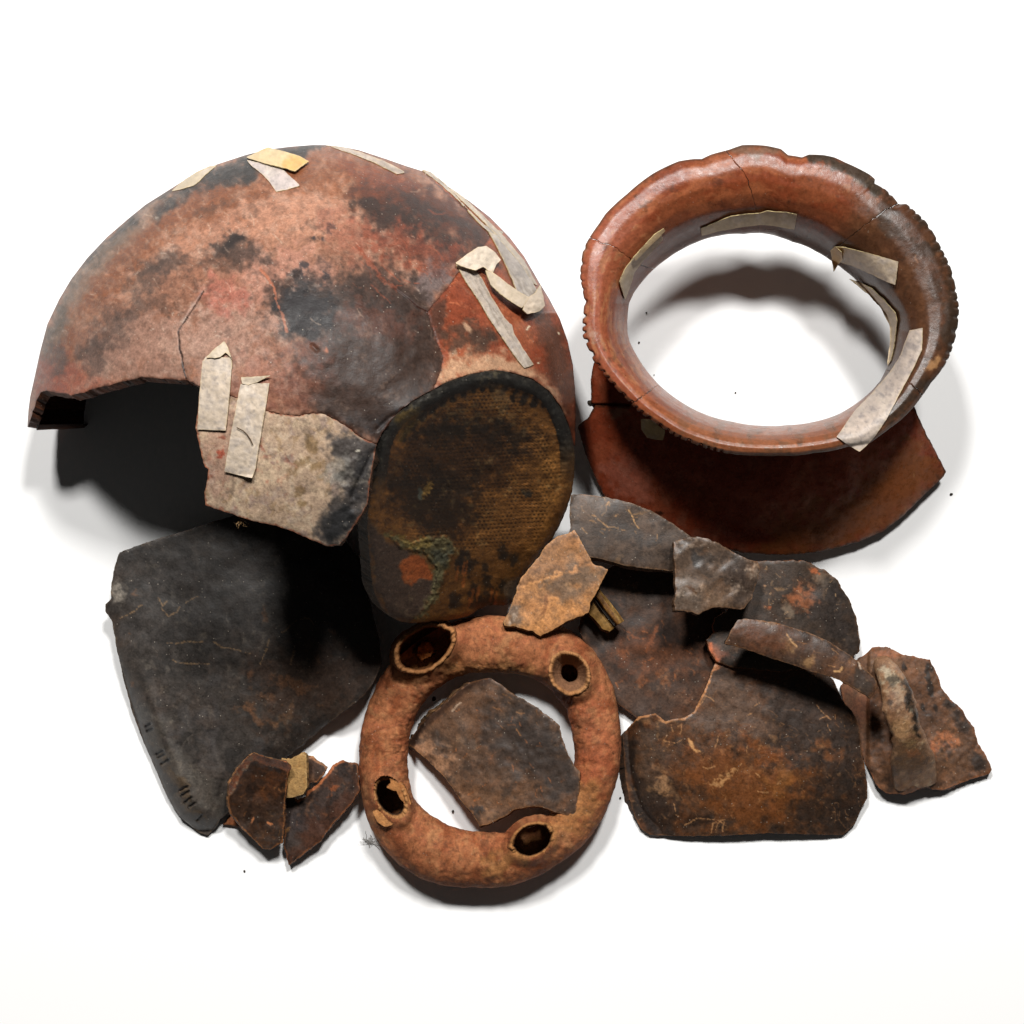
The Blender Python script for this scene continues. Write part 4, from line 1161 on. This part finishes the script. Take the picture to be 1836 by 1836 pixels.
# -- fragment lying inside the ring
def z_in(x, y):
    z = 88 + .20 * (x - 950) - .02 * (y - 1380)
    fold = seg_dist(x, y, pts('728,1338 757,1296 790,1268 820,1241 845,1222'))
    z = z - 26 * np.exp(-fold / 12)
    return np.maximum(z + 2.0 * fbm(x, y, 40, 3, 131), 4) - .00035 * ((x - 890) ** 2)
def ex_in(p):
    p.area((160, 128, 104), '735,1340 760,1330 790,1345 810,1380 850,1440 830,1430 790,1385 750,1350', 14, .8, 1.3)
    p.area((104, 80, 62), '760,1300 820,1260 870,1225 900,1240 860,1290 820,1320 790,1340', 24, .6)
    p.area((52, 47, 46), '880,1260 940,1260 1010,1320 1035,1390 1030,1440 960,1420 900,1370 870,1310', 34, .8)
    p.area((118, 90, 68), '810,1390 880,1400 960,1420 930,1450 880,1470 850,1470', 24, .6)
    fold = seg_dist(p.x, p.y, pts('728,1336 757,1294 790,1266 820,1239 845,1221 870,1215'))
    p.put((58, 44, 38), sm(15, 8, fold + 3 * fbm(p.x, p.y, 12, 3, 3)) * .75)
    p.blob((52, 50, 52), 860, 1450, 12, 5, -30, .8, .4, .6, 5); p.blob((60, 54, 52), 911, 1417, 8, 9, 0, .6, .5, .6, 5)
    p.area((132, 104, 84), '855,1470 862,1456 880,1468 868,1482', 3, .7)
    p.scratches((176, 112, 66), 34, (800, 1270, 1030, 1450), 4, 16, .9, .7)
    p.scratches((190, 140, 90), 12, (880, 1230, 1020, 1310), 6, 20, .9, .6, 40, 30)
    p.stroke((190, 180, 170), '812,1275 820,1266 826,1262', 1.4, .8, .4)
o = sherd('ring_inset_sherd', '741,1341 728,1336 757,1293 790,1265 820,1238 840,1223 864,1218 880,1216 898,1228 922,1246 944,1257 965,1271 986,1287 1002,1301 1006,1318 1014,1340 1022,1360 1027,1371 1040,1383 1038,1420 1034,1448 1030,1467 1012,1461 991,1454 969,1447 949,1446 922,1452 910,1462 880,1476 860,1482 847,1459 824,1432 797,1393 769,1365', z_in,
          dark_paint(130, (84, 68, 57), (104, 72, 50), (180, 150, 120), .4, ex_in, .5, (140, 104, 72), 2.2, .6), M_DARK, 12, None, 1.9, 1, 130, edge=(110, 80, 54), shift=(-1, 4))
tag(o, 'brown fragment lying in the opening of the orange ring', 'potsherd', GR)

# -- reddish dark fragment in the middle
def ex_m(p):
    p.area((104, 64, 40), '1090,1160 1150,1130 1200,1150 1270,1150 1260,1190 1200,1200 1170,1230 1140,1210', 24, .55, 1.4)
    p.area((86, 72, 66), '1060,1160 1110,1210 1200,1250 1240,1240 1200,1285 1130,1275 1090,1230', 26, .6)
    p.area((44, 40, 40), '1060,1090 1110,1080 1110,1140 1080,1180 1050,1140', 20, .6)
    p.area((44, 36, 34), '1180,1110 1240,1110 1230,1150 1190,1150', 12, .6)
    p.blob((130, 80, 46), 1121, 1172, 11, 9, 30, .6, .5, .8, 7); p.blob((126, 78, 46), 1150, 1214, 9, 14, 10, .5, .5, .8, 7); p.blob((130, 82, 48), 1186, 1212, 9, 10, 0, .55, .5, .9, 6); p.blob((130, 82, 48), 1192, 1228, 10, 6, 0, .6, .5, .8, 6)
    p.stroke((118, 74, 48), '1178,1122 1168,1145 1160,1170', 3.5, .8, .8)
    p.stroke((118, 74, 48), '1126,1130 1136,1142 1148,1144', 2, .7, .8)
    p.scratches((170, 106, 60), 20, (1080, 1120, 1250, 1240), 5, 18, .9, .6)
o = sherd('reddish_sherd', '1060,1060 1085,1022 1120,1005 1215,1005 1290,1060 1310,1130 1300,1210 1262,1270 1230,1297 1190,1297 1160,1292 1142,1287 1126,1276 1110,1264 1085,1225 1068,1190 1055,1165 1045,1146 1038,1125 1045,1090', plane(1170, 1150, 30, -.02, -.04, [(1170, 1150, 20, .0004)]),
          dark_paint(140, (68, 54, 47), (98, 62, 38), (170, 140, 116), .5, ex_m, .55, (120, 76, 48), 2.4, .6), M_DARK, 12, None, 2.0, 1, 140, edge=(130, 76, 44), shift=(0, 3))
tag(o, 'dark fragment with rusty smears lying in the middle under its neighbours', 'potsherd', GR)

# -- dark fragment by the neck
def ex_u(p):
    p.scratches((170, 138, 96), 26, (1040, 895, 1190, 960), 4, 16, .9, .7)
    p.stroke((190, 158, 110), '1126,915 1136,930 1146,944', 1.5, .8, .5); p.stroke((190, 158, 110), '1074,930 1090,944 1108,948', 1.2, .6, .7)
    p.area((150, 140, 130), '1010,985 1030,984 1060,996 1050,1002 1012,992', 4, .8, 1.2)
    p.blob((112, 104, 98), 1024, 978, 14, 8, 0, .5, .5, .8, 7)
o = sherd('upper_sherd', '1023,887 1045,886 1086,891 1132,902 1166,915 1200,935 1237,961 1262,985 1240,1022 1207,1024 1177,1021 1143,1017 1120,1014 1104,1009 1068,1000 1040,995 1008,988 1013,979 1017,961 1023,947 1021,919 1023,901', plane(1120, 960, 112, -.02, .02, [(1120, 960, 70, .0009)]),
          dark_paint(150, (74, 66, 61), (84, 66, 52), (176, 148, 112), .3, ex_u, .5, (130, 104, 78), 2, .6), M_DARK, 15, None, 1.9, .9, 150, edge=(84, 62, 46), shift=(3, 7))
tag(o, 'smooth grey-black fragment tucked between woven base and red shoulder piece', 'potsherd', GR)

# -- pale fragment and bracket-like rim piece under it
o = sherd('lipped_sherd', '1040,1040 1064,1040 1074,1054 1086,1070 1102,1090 1119,1113 1105,1122 1093,1132 1081,1128 1070,1114 1054,1098 1040,1070',
          lambda x, y: 62 - .02 * (x - 1080) + 17 * sm(9, 4, seg_dist(x, y, pts('1060,1046 1074,1068 1090,1091 1110,1116'))),
          lambda x, y, d: Paint(x, y, d, (140, 104, 56), 161, rough=.4).noise((160, 122, 70), 14, 0, .6, .7).stroke((104, 66, 30), '1066,1056 1078,1076 1094,1098 1112,1122', 4.5, .7, .4).stroke((190, 156, 104), '1076,1060 1092,1082 1112,1108', 1.6, .7, .6).edge((170, 130, 80), 1.6, .6).specks((80, 50, 26), 5, .5, .6), M_DARK, 13, None, 1.5, .6, 161, edge=(96, 66, 36), shift=(-2, 4))
tag(o, 'ochre rim fragment with a raised lip sticking out under the tan piece', 'potsherd', GR)
def ex_p(p):
    p.area((196, 148, 98), '905,1120 960,1110 1000,1060 1060,1050 1060,1090 1010,1112 970,1140', 18, .85, 1.4)
    p.area((104, 92, 82), '990,1020 1040,1010 1070,1030 1040,1070 1000,1070 980,1050', 18, .8, 1.3)
    p.area((98, 90, 84), '905,1100 930,1085 950,1110 940,1126 905,1122', 12, .8, 1.3)
    p.area((150, 116, 84), '980,975 1010,965 1020,1000 985,1010', 12, .7, 1.3)
    p.area((206, 158, 108), '935,1050 960,1035 985,1040 965,1060 940,1075', 8, .6, 1.8, 8)
    p.area((210, 160, 112), '1022,1022 1038,1014 1042,1022 1028,1032', 3, .8, 1.4, 6)
    p.stroke((206, 160, 112), '940,1050 965,1042 990,1034 1012,1030 1000,1022 995,1030', 2.6, .8, .8)
    p.area((112, 76, 52), '966,1070 976,1066 974,1096 968,1100', 3, .7, 1.4, 6)
    p.area((170, 170, 172), '903,1114 912,1106 918,1112 910,1124', 4, .85, 1.2, 6)
    p.blob((190, 188, 186), 930, 1104, 6, 10, 30, .5, .5, .9, 5)
    p.specks((208, 164, 116), 5, .42, .6)
    p.specks((84, 62, 44), 4.6, .5, .6)
o = sherd('tan_sherd', '1030,950 1017,957 1001,961 988,970 974,984 968,997 949,1018 933,1038 925,1061 917,1086 902,1116 905,1123 921,1123 937,1127 955,1132 969,1140 990,1130 1017,1114 1040,1105 1056,1098 1058,1080 1070,1061 1081,1038 1090,1021 1078,1016 1063,1012 1050,985', plane(1000, 1050, 116, .08, -.03, [(1000, 1050, 60, .0007)]),
          dark_paint(160, (146, 114, 84), (176, 130, 86), (214, 180, 140), .6, ex_p, .5, (190, 150, 104), 2, .6, (120, 106, 92)), M_DARK, 12, None, 1.8, 1.1, 160, edge=(120, 88, 58), shift=(-1, 4))
tag(o, 'light tan mottled fragment leaning on the upper side of the ring', 'potsherd', GR)

# -- spotted dark fragment, grey fragment on it
def ex_12(p):
    p.blob((160, 102, 68), 1443, 1075, 14, 22, -20, .75, .5, .8, 7); p.blob((150, 96, 64), 1425, 1068, 10, 8, 0, .6, .5, .8, 6); p.blob((172, 100, 62), 1383, 1090, 7, 5, 20, .9, .4, .5, 5)
    p.blob((170, 140, 110), 1369, 1044, 4, 4, 0, .8, .4, .5, 5); p.blob((150, 126, 98), 1400, 1049, 8, 4, 0, .7, .5, .7, 5); p.blob((128, 122, 112), 1417, 1092, 10, 7, 0, .6, .5, .8, 6)
    p.blob((136, 134, 130), 1470, 1036, 14, 12, 0, .45, .5, .9, 7); p.blob((176, 104, 66), 1462, 1019, 10, 4, 30, .8, .4, .6, 5)
    p.area((44, 42, 44), '1460,1060 1510,1050 1540,1120 1530,1170 1470,1140 1450,1100', 24, .6)
    p.area((70, 68, 70), '1280,1110 1360,1080 1420,1120 1400,1150 1320,1130', 16, .5)
    p.area((196, 118, 82), '1264,1146 1276,1148 1286,1166 1296,1184 1284,1190 1270,1164', 4, .95, .8)
    p.area((140, 96, 80), '1276,1144 1300,1160 1320,1184 1294,1188 1280,1166', 6, .8, .8)
    p.scratches((190, 164, 130), 22, (1370, 1020, 1500, 1110), 3, 12, .9, .7)
o = sherd('spotted_sherd', '1340,1004 1362,1007 1379,1006 1424,1005 1441,1006 1455,1010 1468,1020 1478,1021 1501,1039 1511,1058 1524,1077 1535,1106 1538,1122 1542,1151 1541,1168 1530,1177 1480,1196 1400,1204 1310,1196 1284,1186 1270,1162 1266,1147 1281,1133 1278,1122 1283,1108 1304,1095 1320,1060', plane(1410, 1100, 58, -.03, -.02, [(1400, 1100, 25, .0009)]),
          dark_paint(170, (60, 52, 46), (100, 66, 42), (190, 160, 124), .4, ex_12, .5, (110, 82, 58), 2, .6), M_DARK, 12, None, 1.9, 1.1, 170, edge=(150, 96, 64), shift=(-2, 2))
tag(o, 'dark round-edged fragment dotted with orange scars beneath the grey piece', 'potsherd', GR)
def ex_11(p):
    p.blob((44, 44, 46), 1248, 1000, 12, 14, 20, .85, .5, .5, 7); p.blob((52, 50, 50), 1275, 1000, 18, 8, 0, .6, .5, .7, 7)
    p.area((112, 108, 106), '1212,1030 1250,1040 1260,1090 1240,1096 1214,1080', 14, .6, 1.4)
    p.area((116, 98, 82), '1260,1050 1310,1060 1300,1085 1260,1090', 14, .6, 1.4)
    p.area((60, 54, 52), '1300,1000 1350,1010 1350,1050 1320,1080 1300,1040', 16, .7, 1.3)
    p.blob((76, 52, 28), 1238, 1061, 6, 6, 0, .9, .4, .8, 4)
    p.specks((196, 192, 188), 4.6, .46, .7)
o = sherd('grey_sherd', '1208,970 1242,963 1267,965 1283,972 1298,980 1325,995 1346,1004 1358,1008 1363,1021 1358,1039 1352,1060 1346,1077 1333,1091 1325,1093 1304,1089 1279,1089 1267,1094 1251,1102 1240,1097 1211,1094 1209,1085 1211,1064 1210,1023 1208,992', plane(1285, 1030, 132, -.16, -.02, [(1285, 1030, 40, .0009)], 3, 5, 24),
          dark_paint(171, (88, 78, 71), (98, 74, 56), (200, 190, 178), .4, ex_11, .42, (130, 100, 74), 2, .5), M_DARK, 12, None, 1.7, 1.3, 171, edge=(90, 64, 46), shift=(-1, 3))
tag(o, 'sparkling grey-brown fragment lying on top, overlapping the spotted one', 'potsherd', GR)

# -- fragment with the loop handle
def z_hs(x, y):
    z = 20 - .02 * (x - 1640) + .02 * (y - 1300)
    dh = seg_dist(x, y, pts('1592,1206 1600,1220')); z = z + 26 * np.exp(-(dh / 16) ** 2)
    dh = seg_dist(x, y, pts('1626,1372 1632,1382')); z = z + 38 * np.exp(-(dh / 40) ** 2)
    lo = sm(1562, 1545, x)
    z = z - 20 * lo
    return np.maximum(z + 2.4 * fbm(x, y, 34, 3, 181) + .8 * fbm(x, y, 9, 3, 182), 4)
def ex_h(p):
    p.area((108, 90, 74), '1540,1180 1600,1180 1640,1200 1610,1220 1560,1210', 14, .7, 1.2)
    p.area((150, 96, 62), '1560,1162 1600,1160 1640,1178 1610,1180 1570,1172', 5, .7, 1.2)
    for c in ((1624, 1202, 4, 8), (1658, 1198, 5, 6), (1672, 1201, 4, 7), (1653, 1264, 4, 9), (1673, 1266, 4, 6)): p.blob((38, 32, 29), *c, -10, .9, .35, .3, 5)
    p.stroke((40, 34, 30), '1660,1204 1666,1222 1670,1242', 5, .9, .5)
    p.area((44, 38, 35), '1690,1255 1715,1262 1735,1300 1730,1318 1708,1300 1692,1275', 8, .85, 1.4)
    p.area((84, 64, 48), '1655,1290 1700,1290 1730,1320 1760,1360 1730,1390 1680,1400 1640,1380', 20, .7, 1.3)
    p.area((170, 112, 76), '1668,1322 1690,1306 1712,1316 1718,1334 1700,1346 1684,1330', 7, .75, 1.5, 8)
    p.area((164, 94, 56), '1668,1330 1682,1336 1680,1352 1668,1344', 5, .6, 1.4, 7)
    p.area((46, 38, 33), '1686,1330 1700,1332 1708,1350 1690,1356', 6, .7, 1.6, 7)
    p.area((42, 37, 35), '1740,1356 1760,1360 1766,1384 1744,1390', 8, .8, 1.4)
    p.area((50, 40, 34), '1600,1380 1640,1385 1640,1400 1600,1420 1580,1405', 14, .7, 1.4)
    p.area((104, 78, 58), '1575,1360 1600,1370 1610,1400 1590,1410 1570,1395', 14, .5, 1.4)
    p.area((140, 92, 62), '1745,1330 1762,1352 1756,1360 1738,1340', 5, .6, 1.3)
    p.area((104, 64, 44), '1510,1235 1560,1240 1570,1290 1540,1300 1515,1260', 10, .6, 1.2)
    p.specks((44, 34, 28), 6, .45, .6, (1690, 1320, 90, 90))
    p.specks((190, 150, 112), 5, .5, .5, (1680, 1330, 90, 90))
handle_t = thing('handled_sherd', 1640, 1300, 'brown fragment carrying a thick arched strap handle', 'potsherd', GR)
sherd('wall_sherd', '1508,1232 1530,1188 1540,1180 1556,1170 1564,1161 1571,1160 1588,1160 1602,1164 1619,1174 1637,1177 1667,1183 1673,1195 1681,1212 1687,1230 1703,1254 1715,1263 1726,1273 1731,1286 1745,1303 1755,1334 1766,1352 1779,1380 1775,1387 1741,1397 1715,1407 1694,1415 1672,1415 1663,1412 1646,1416 1625,1424 1602,1424 1588,1422 1576,1413 1570,1404 1552,1370 1540,1330 1526,1285 1511,1255', z_hs,
      dark_paint(180, (100, 74, 56), (122, 84, 56), (170, 134, 104), .4, ex_h, .62, (146, 92, 58), 2.2, .5, (108, 84, 66)), M_DARK, 16, handle_t, 1.9, 1.1, 180, edge=(110, 66, 42), shift=(0, 4))
def handle():
    path = A(1582, 1190, 14, 1592, 1206, 58, 1600, 1222, 84, 1607, 1242, 101, 1612, 1264, 110, 1619, 1288, 111, 1626, 1312, 104, 1632, 1336, 92, 1636, 1362, 74, 1642, 1404, 30).reshape(-1, 3)
    hw = A(17, 22, 24, 28, 31, 29, 28, 33, 40, 40)
    m = 120
    tt = np.linspace(0, 1, m) * (len(path) - 1)
    pp = np.stack([np.interp(tt, np.arange(len(path)), path[:, i]) for i in range(3)], 1)
    for _ in range(25): pp[1:-1] = (pp[:-2] + 2 * pp[1:-1] + pp[2:]) / 4
    w_ = np.interp(tt, np.arange(len(path)), hw)
    tg = np.gradient(pp, axis=0); tg /= np.linalg.norm(tg, axis=1)[:, None]
    side = np.tile(A(.97, -.22, 0), (m, 1)); side -= tg * (side * tg).sum(1)[:, None]; side /= np.linalg.norm(side, axis=1)[:, None]
    nn = np.cross(tg, side); nn = np.where(nn[:, 2:3] < 0, -nn, nn)
    q = np.linspace(0, 2 * math.pi, 72, endpoint=False)[None, :]
    rr = 1 + .06 * fbm(tt[:, None] * 22 + 0 * q, 0 * tt[:, None] + np.cos(q) * 18, 10, 4, 7)
    a_ = se(np.cos(q), .75) * w_[:, None] * rr
    b_ = se(np.sin(q), .95) * 15 * rr
    V = pp[:, None, :] + side[:, None, :] * a_[..., None] + nn[:, None, :] * b_[..., None]
    X, Y, Z = V[..., 0], V[..., 1], np.maximum(V[..., 2], 2)
    p = Paint(X.ravel(), Y.ravel(), np.full(X.size, 40.), (140, 104, 82), 190, warp=6, rough=.5)
    p.noise((164, 128, 104), 18, 0, .6, .8); p.noise((120, 84, 62), 16, .1, .7, .7)
    p.area((190, 178, 166), '1580,1200 1606,1200 1616,1220 1600,1230 1586,1222', 7, .85, 1.4, 8, rough=.3)
    p.area((70, 62, 56), '1588,1214 1606,1212 1614,1222 1600,1228', 5, .8, 1.6, 7)
    p.area((36, 31, 29), '1616,1224 1628,1240 1638,1262 1645,1290 1648,1312 1648,1324 1640,1322 1636,1310 1632,1285 1628,1262 1620,1240', 4, .92, 1.4, 8, rough=.25)
    p.area((98, 72, 54), '1600,1328 1640,1325 1664,1350 1672,1380 1600,1390 1594,1355', 8, .85, 1.4, 8)
    p.area((180, 140, 104), '1600,1290 1626,1290 1636,1318 1606,1328 1600,1312', 8, .6, 1.4, 8)
    p.blob((150, 120, 84), 1632, 1334, 16, 7, 0, .6, .5, .9, 5); p.blob((146, 92, 60), 1640, 1352, 12, 7, 0, .7, .5, .8, 5)
    p.blob((64, 48, 40), 1590, 1258, 5, 6, 0, .8, .4, .5, 5); p.blob((84, 60, 46), 1608, 1268, 7, 6, 30, .7, .4, .7, 5)
    p.specks((230, 220, 206), 4.6, .5, .6); p.specks((60, 44, 36), 5, .5, .6)
    p.scratches((90, 64, 48), 30, (1585, 1230, 1650, 1370), 4, 14, .9, .6)
    loft('strap_handle', P(X, Y, Z), p.out(), M_STAND, False, True, handle_t)
handle()

# -- large lower fragment
def z_14(x, y):
    z = 54 - .00045 * (x - 1345) ** 2 - .0012 * np.maximum(0, y - 1340) ** 2 - .0002 * np.minimum(0, y - 1340) ** 2
    dl = seg_dist(x, y, pts('1121,1312 1128,1400 1142,1452 1162,1486'))
    z = z - 30 * np.exp(-dl / 12)
    return np.maximum(z + 2.2 * fbm(x, y, 70, 3, 201) + .15 * fbm(x, y, 9, 3, 202), 6)
def ex_14(p):
    p.area((94, 80, 72), '1275,1210 1320,1200 1370,1240 1390,1300 1370,1330 1300,1310 1240,1300 1255,1265', 24, .8)
    p.area((50, 45, 44), '1380,1240 1460,1220 1520,1280 1540,1340 1520,1380 1440,1370 1390,1340', 34, .75)
    p.area((116, 72, 36), '1220,1340 1300,1330 1370,1360 1450,1400 1480,1440 1430,1480 1330,1480 1260,1440 1210,1400', 44, .8)
    p.area((124, 76, 38), '1335,1325 1375,1345 1420,1362 1410,1370 1360,1355', 8, .7, 1.3)
    p.area((120, 78, 46), '1455,1335 1490,1338 1508,1350 1490,1358 1462,1350', 8, .7, 1.4)
    p.area((138, 96, 50), '1380,1395 1420,1385 1440,1400 1400,1430 1380,1420', 18, .55, 1.5)
    p.area((38, 33, 31), '1430,1430 1520,1380 1552,1420 1530,1485 1460,1490 1400,1480', 30, .75)
    p.area((46, 40, 38), '1140,1420 1200,1400 1220,1450 1200,1490 1160,1485', 22, .7)
    p.area((78, 68, 60), '1125,1330 1180,1290 1200,1330 1170,1420 1145,1420', 24, .5)
    p.area((40, 34, 32), '1122,1310 1134,1330 1148,1420 1180,1490 1160,1486 1136,1440 1122,1360', 6, .85, .9)
    p.blob((172, 142, 110), 1182, 1411, 12, 13, 0, .7, .5, .7, 7); p.blob((150, 122, 96), 1188, 1375, 10, 9, 0, .45, .6, .8, 6)
    p.area((206, 168, 120), '1226,1328 1238,1332 1242,1342 1252,1346 1240,1348 1230,1342', 2.5, .9, 1.2, 5)
    p.area((200, 164, 118), '1268,1402 1300,1386 1318,1372 1320,1378 1304,1392 1292,1402', 3, .75, 1.6, 5)
    for s_ in ('1196,1317 1194,1326 1210,1332 1218,1328', '1214,1304 1222,1300 1218,1318', '1202,1300 1205,1312', '1263,1374 1270,1376 1281,1373', '1320,1386 1328,1372 1331,1368', '1283,1340 1288,1328 1290,1320', '1340,1352 1342,1340', '1272,1404 1286,1405',
               '1208,1442 1214,1462 1218,1464', '1230,1480 1250,1468 1280,1470', '1276,1494 1280,1478 1300,1470', '1296,1494 1300,1474', '1284,1492 1290,1476', '1288,1472 1302,1482', '1355,1418 1376,1420', '1464,1266 1476,1280 1490,1290', '1484,1300 1490,1312', '1498,1282 1500,1290', '1470,1290 1482,1284',
               '1258,1246 1272,1250 1278,1256', '1256,1262 1264,1250', '1356,1386 1362,1392', '1352,1266 1362,1260', '1340,1286 1348,1278', '1400,1398 1390,1408'):
        p.stroke((168, 134, 98), s_, 1.0, .8, 1.0, 3)
    p.scratches((158, 124, 88), 150, (1140, 1290, 1540, 1490), 3, 12, .6, .6)
    p.scratches((140, 104, 70), 60, (1260, 1220, 1540, 1480), 10, 34, .7, .4)
    p.area((52, 46, 44), '1322,1226 1342,1222 1346,1236 1330,1240', 5, .6)
    tp = seg_dist(p.x, p.y, pts('1121,1305 1145,1285 1165,1281 1176,1279 1192,1293 1210,1289 1228,1287 1245,1275 1263,1238 1275,1205 1290,1184 1320,1183'))
    p.put((196, 148, 104), sm(4.5, 2, tp + 1.5 * fbm(p.x, p.y, 8, 3, 6)) * .85)
    p.area((190, 144, 98), '1174,1278 1180,1280 1194,1294 1188,1296 1176,1286', 2.5, .9, .8)
    p.area((196, 138, 100), '1276,1206 1284,1188 1300,1182 1290,1192 1280,1208', 2.5, .9, .8)
    p.area((140, 92, 56), '1300,1188 1350,1184 1370,1200 1320,1204', 10, .5, 1.3)
o = sherd('scratched_sherd', '1290,1184 1304,1181 1320,1184 1339,1180 1380,1182 1440,1192 1478,1205 1495,1219 1511,1258 1528,1275 1541,1303 1544,1338 1550,1373 1555,1408 1555,1430 1544,1452 1532,1478 1512,1497 1460,1496 1370,1494 1300,1498 1230,1499 1165,1497 1150,1486 1138,1464 1128,1430 1121,1390 1118,1350 1117,1318 1125,1306 1145,1285 1165,1281 1176,1279 1192,1293 1210,1289 1228,1287 1245,1275 1252,1260 1263,1238 1269,1224 1275,1205 1281,1190', z_14,
          dark_paint(200, (64, 49, 39), (100, 62, 34), (190, 150, 104), .6, ex_14, .44, (120, 86, 56), 2, .5, (62, 56, 54)), M_DARK, 15, None, 1.5, .8, 200, edge=(70, 48, 34), shift=(0, 5))
tag(o, 'large brown-black fragment covered with fine tan scratches', 'potsherd', GR)

# -- narrow strip lying across
def ex_13(p):
    p.blob((140, 118, 86), 1410, 1160, 9, 14, -30, .7, .6, .5, 7); p.blob((150, 126, 92), 1448, 1185, 14, 12, -30, .75, .6, .5, 7)
    p.area((98, 62, 42), '1330,1125 1400,1130 1420,1160 1350,1160', 18, .6)
    p.area((116, 84, 58), '1500,1185 1530,1180 1545,1215 1515,1215', 12, .7, 1.3)
    p.area((58, 54, 52), '1535,1205 1565,1220 1570,1240 1555,1248 1530,1228', 8, .8, 1.3)
    p.stroke((206, 176, 130), '1495,1204 1502,1204 1508,1196', 2, .9, .5); p.stroke((190, 160, 120), '1411,1138 1416,1150 1426,1158', 1.5, .8, .6)
    p.stroke((206, 206, 204), '1538,1188 1543,1200', 2, .8, .4)
    p.specks((170, 164, 156), 5, .45, .6, (1552, 1232, 24, 20))
    p.scratches((190, 150, 104), 14, (1312, 1120, 1540, 1210), 5, 18, .8, .6, 20, 30)
o = sherd('narrow_sherd', '1312,1128 1323,1112 1337,1109 1366,1112 1397,1118 1428,1127 1453,1135 1480,1147 1503,1161 1524,1175 1540,1187 1550,1198 1564,1212 1571,1221 1572,1232 1567,1242 1559,1251 1550,1245 1529,1232 1506,1220 1489,1213 1478,1210 1439,1199 1408,1188 1377,1178 1346,1167 1321,1159 1299,1154 1306,1141', lambda x, y: 138 - .03 * (x - 1430) - .006 * seg_dist(x, y, pts('1300,1136 1340,1138 1390,1147 1440,1164 1490,1184 1530,1209 1568,1240')) ** 2 + 1.5 * fbm(x, y, 40, 3, 9),
          dark_paint(210, (74, 57, 47), (98, 66, 44), (190, 160, 120), .5, ex_13, .45, (150, 116, 82), 2, .5), M_DARK, 13, None, 1.8, .8, 210, edge=(84, 60, 42), shift=(1, 3))
tag(o, 'long narrow curved fragment reaching from the spotted piece to the handle', 'potsherd', GR)

# ------------------------------------------------------------------ crumbs and lint on the sheet
GB = 'dark crumbs of clay on the white sheet'
for i, (cx, cy, a, b, an) in enumerate([(778, 1253, 3.2, 5.5, 20), (812, 1455, 2, 3.6, 10), (1058, 722, 6, 5, 0), (1159, 561, 1.6, 1.6, 0), (1146, 614, 1.6, 1.6, 0), (1706, 886, 3.5, 1.6, 0), (1173, 672, 1.5, 1.5, 0), (438, 1562, 2, 2, 0), (1112, 1431, 1.8, 1.8, 0), (1319, 704, 1.6, 1.6, 0)]):
    tt = np.linspace(0, 2 * math.pi, 14, endpoint=False)
    q = math.radians(an)
    a, b = (a * .75, b * .75) if i < 3 else (a * .6, b * .6)
    u, v = np.cos(tt) * a, np.sin(tt) * b
    poly = np.stack([cx + u * math.cos(q) - v * math.sin(q), cy + u * math.sin(q) + v * math.cos(q)], 1)
    o = sherd('clay_crumb', poly, lambda x, y, cx=cx, cy=cy, a=a, b=b: 1 + .9 * min(a, b) * np.sqrt(np.clip(1 - ((x - cx) ** 2 + (y - cy) ** 2) / max(a, b) ** 2, 0.05, 1)), lambda x, y, d: Paint(x, y, d, (62, 50, 42), 5, rough=.9), M_DARK, 2, None, .9, .5, 300 + i, edge=(50, 40, 34), wear=.2)
    near_to = ['dark oval crumb in the ring opening above the brown fragment', 'small crumb in the ring opening below the brown fragment', 'rough crumb between the jar and the notched rim']
    if i < 3: tag(o, near_to[i], 'crumb', GB)
    else: tag(o, ['tiny speck on the sheet inside the neck, upper of two near its pale red side', 'tiny speck on the sheet inside the neck, lower of two near its pale red side', 'flat crumb on bare sheet outside the shoulder piece corner', 'tiny speck inside the neck near the rim crack beside the shoulder piece',
                  'tiny speck below the cluster of small brown fragments', 'tiny speck between the ring and the scratched fragment', 'tiny speck on the sheet in the lower middle of the neck opening'][i - 3], 'crumb', 'tiny specks of clay on the sheet')
def lint():
    rng = np.random.RandomState(8)
    V, F, n = [], [], 0
    for i in range(34):
        x0, y0 = 661 + rng.normal(0, 3.5), 1509 + rng.normal(0, 3)
        tq = rng.uniform(0, 6.28) if i < 29 else rng.uniform(.1, .6)
        L = rng.uniform(1.5, 4) if i < 29 else 5
        zz = rng.uniform(1, 5)
        for k in range(4 if i < 29 else 5):
            x1, y1 = x0 + math.cos(tq) * L, y0 + math.sin(tq) * L
            for qx, qy in ((x0 - .35, y0 + .35), (x0 + .35, y0 - .35), (x1 + .35, y1 - .35), (x1 - .35, y1 + .35)): V.append(P(qx, qy, zz))
            F.append([n, n + 1, n + 2, n + 3]); n += 4
            x0, y0 = x1, y1; tq += rng.uniform(-.9, .9) if i < 29 else rng.uniform(-.3, .3)
    c = np.tile(np.array([*(lin((190, 186, 182)) / K), .9]), (len(V), 1))
    o = mesh_object('lint_tuft', np.array(V), F, c, M_TAPE)
    tag(o, 'small grey tuft of lint on the sheet beside the ring', 'lint')
lint()

for o in COL.objects:
    if '_org' in o: del o['_org']
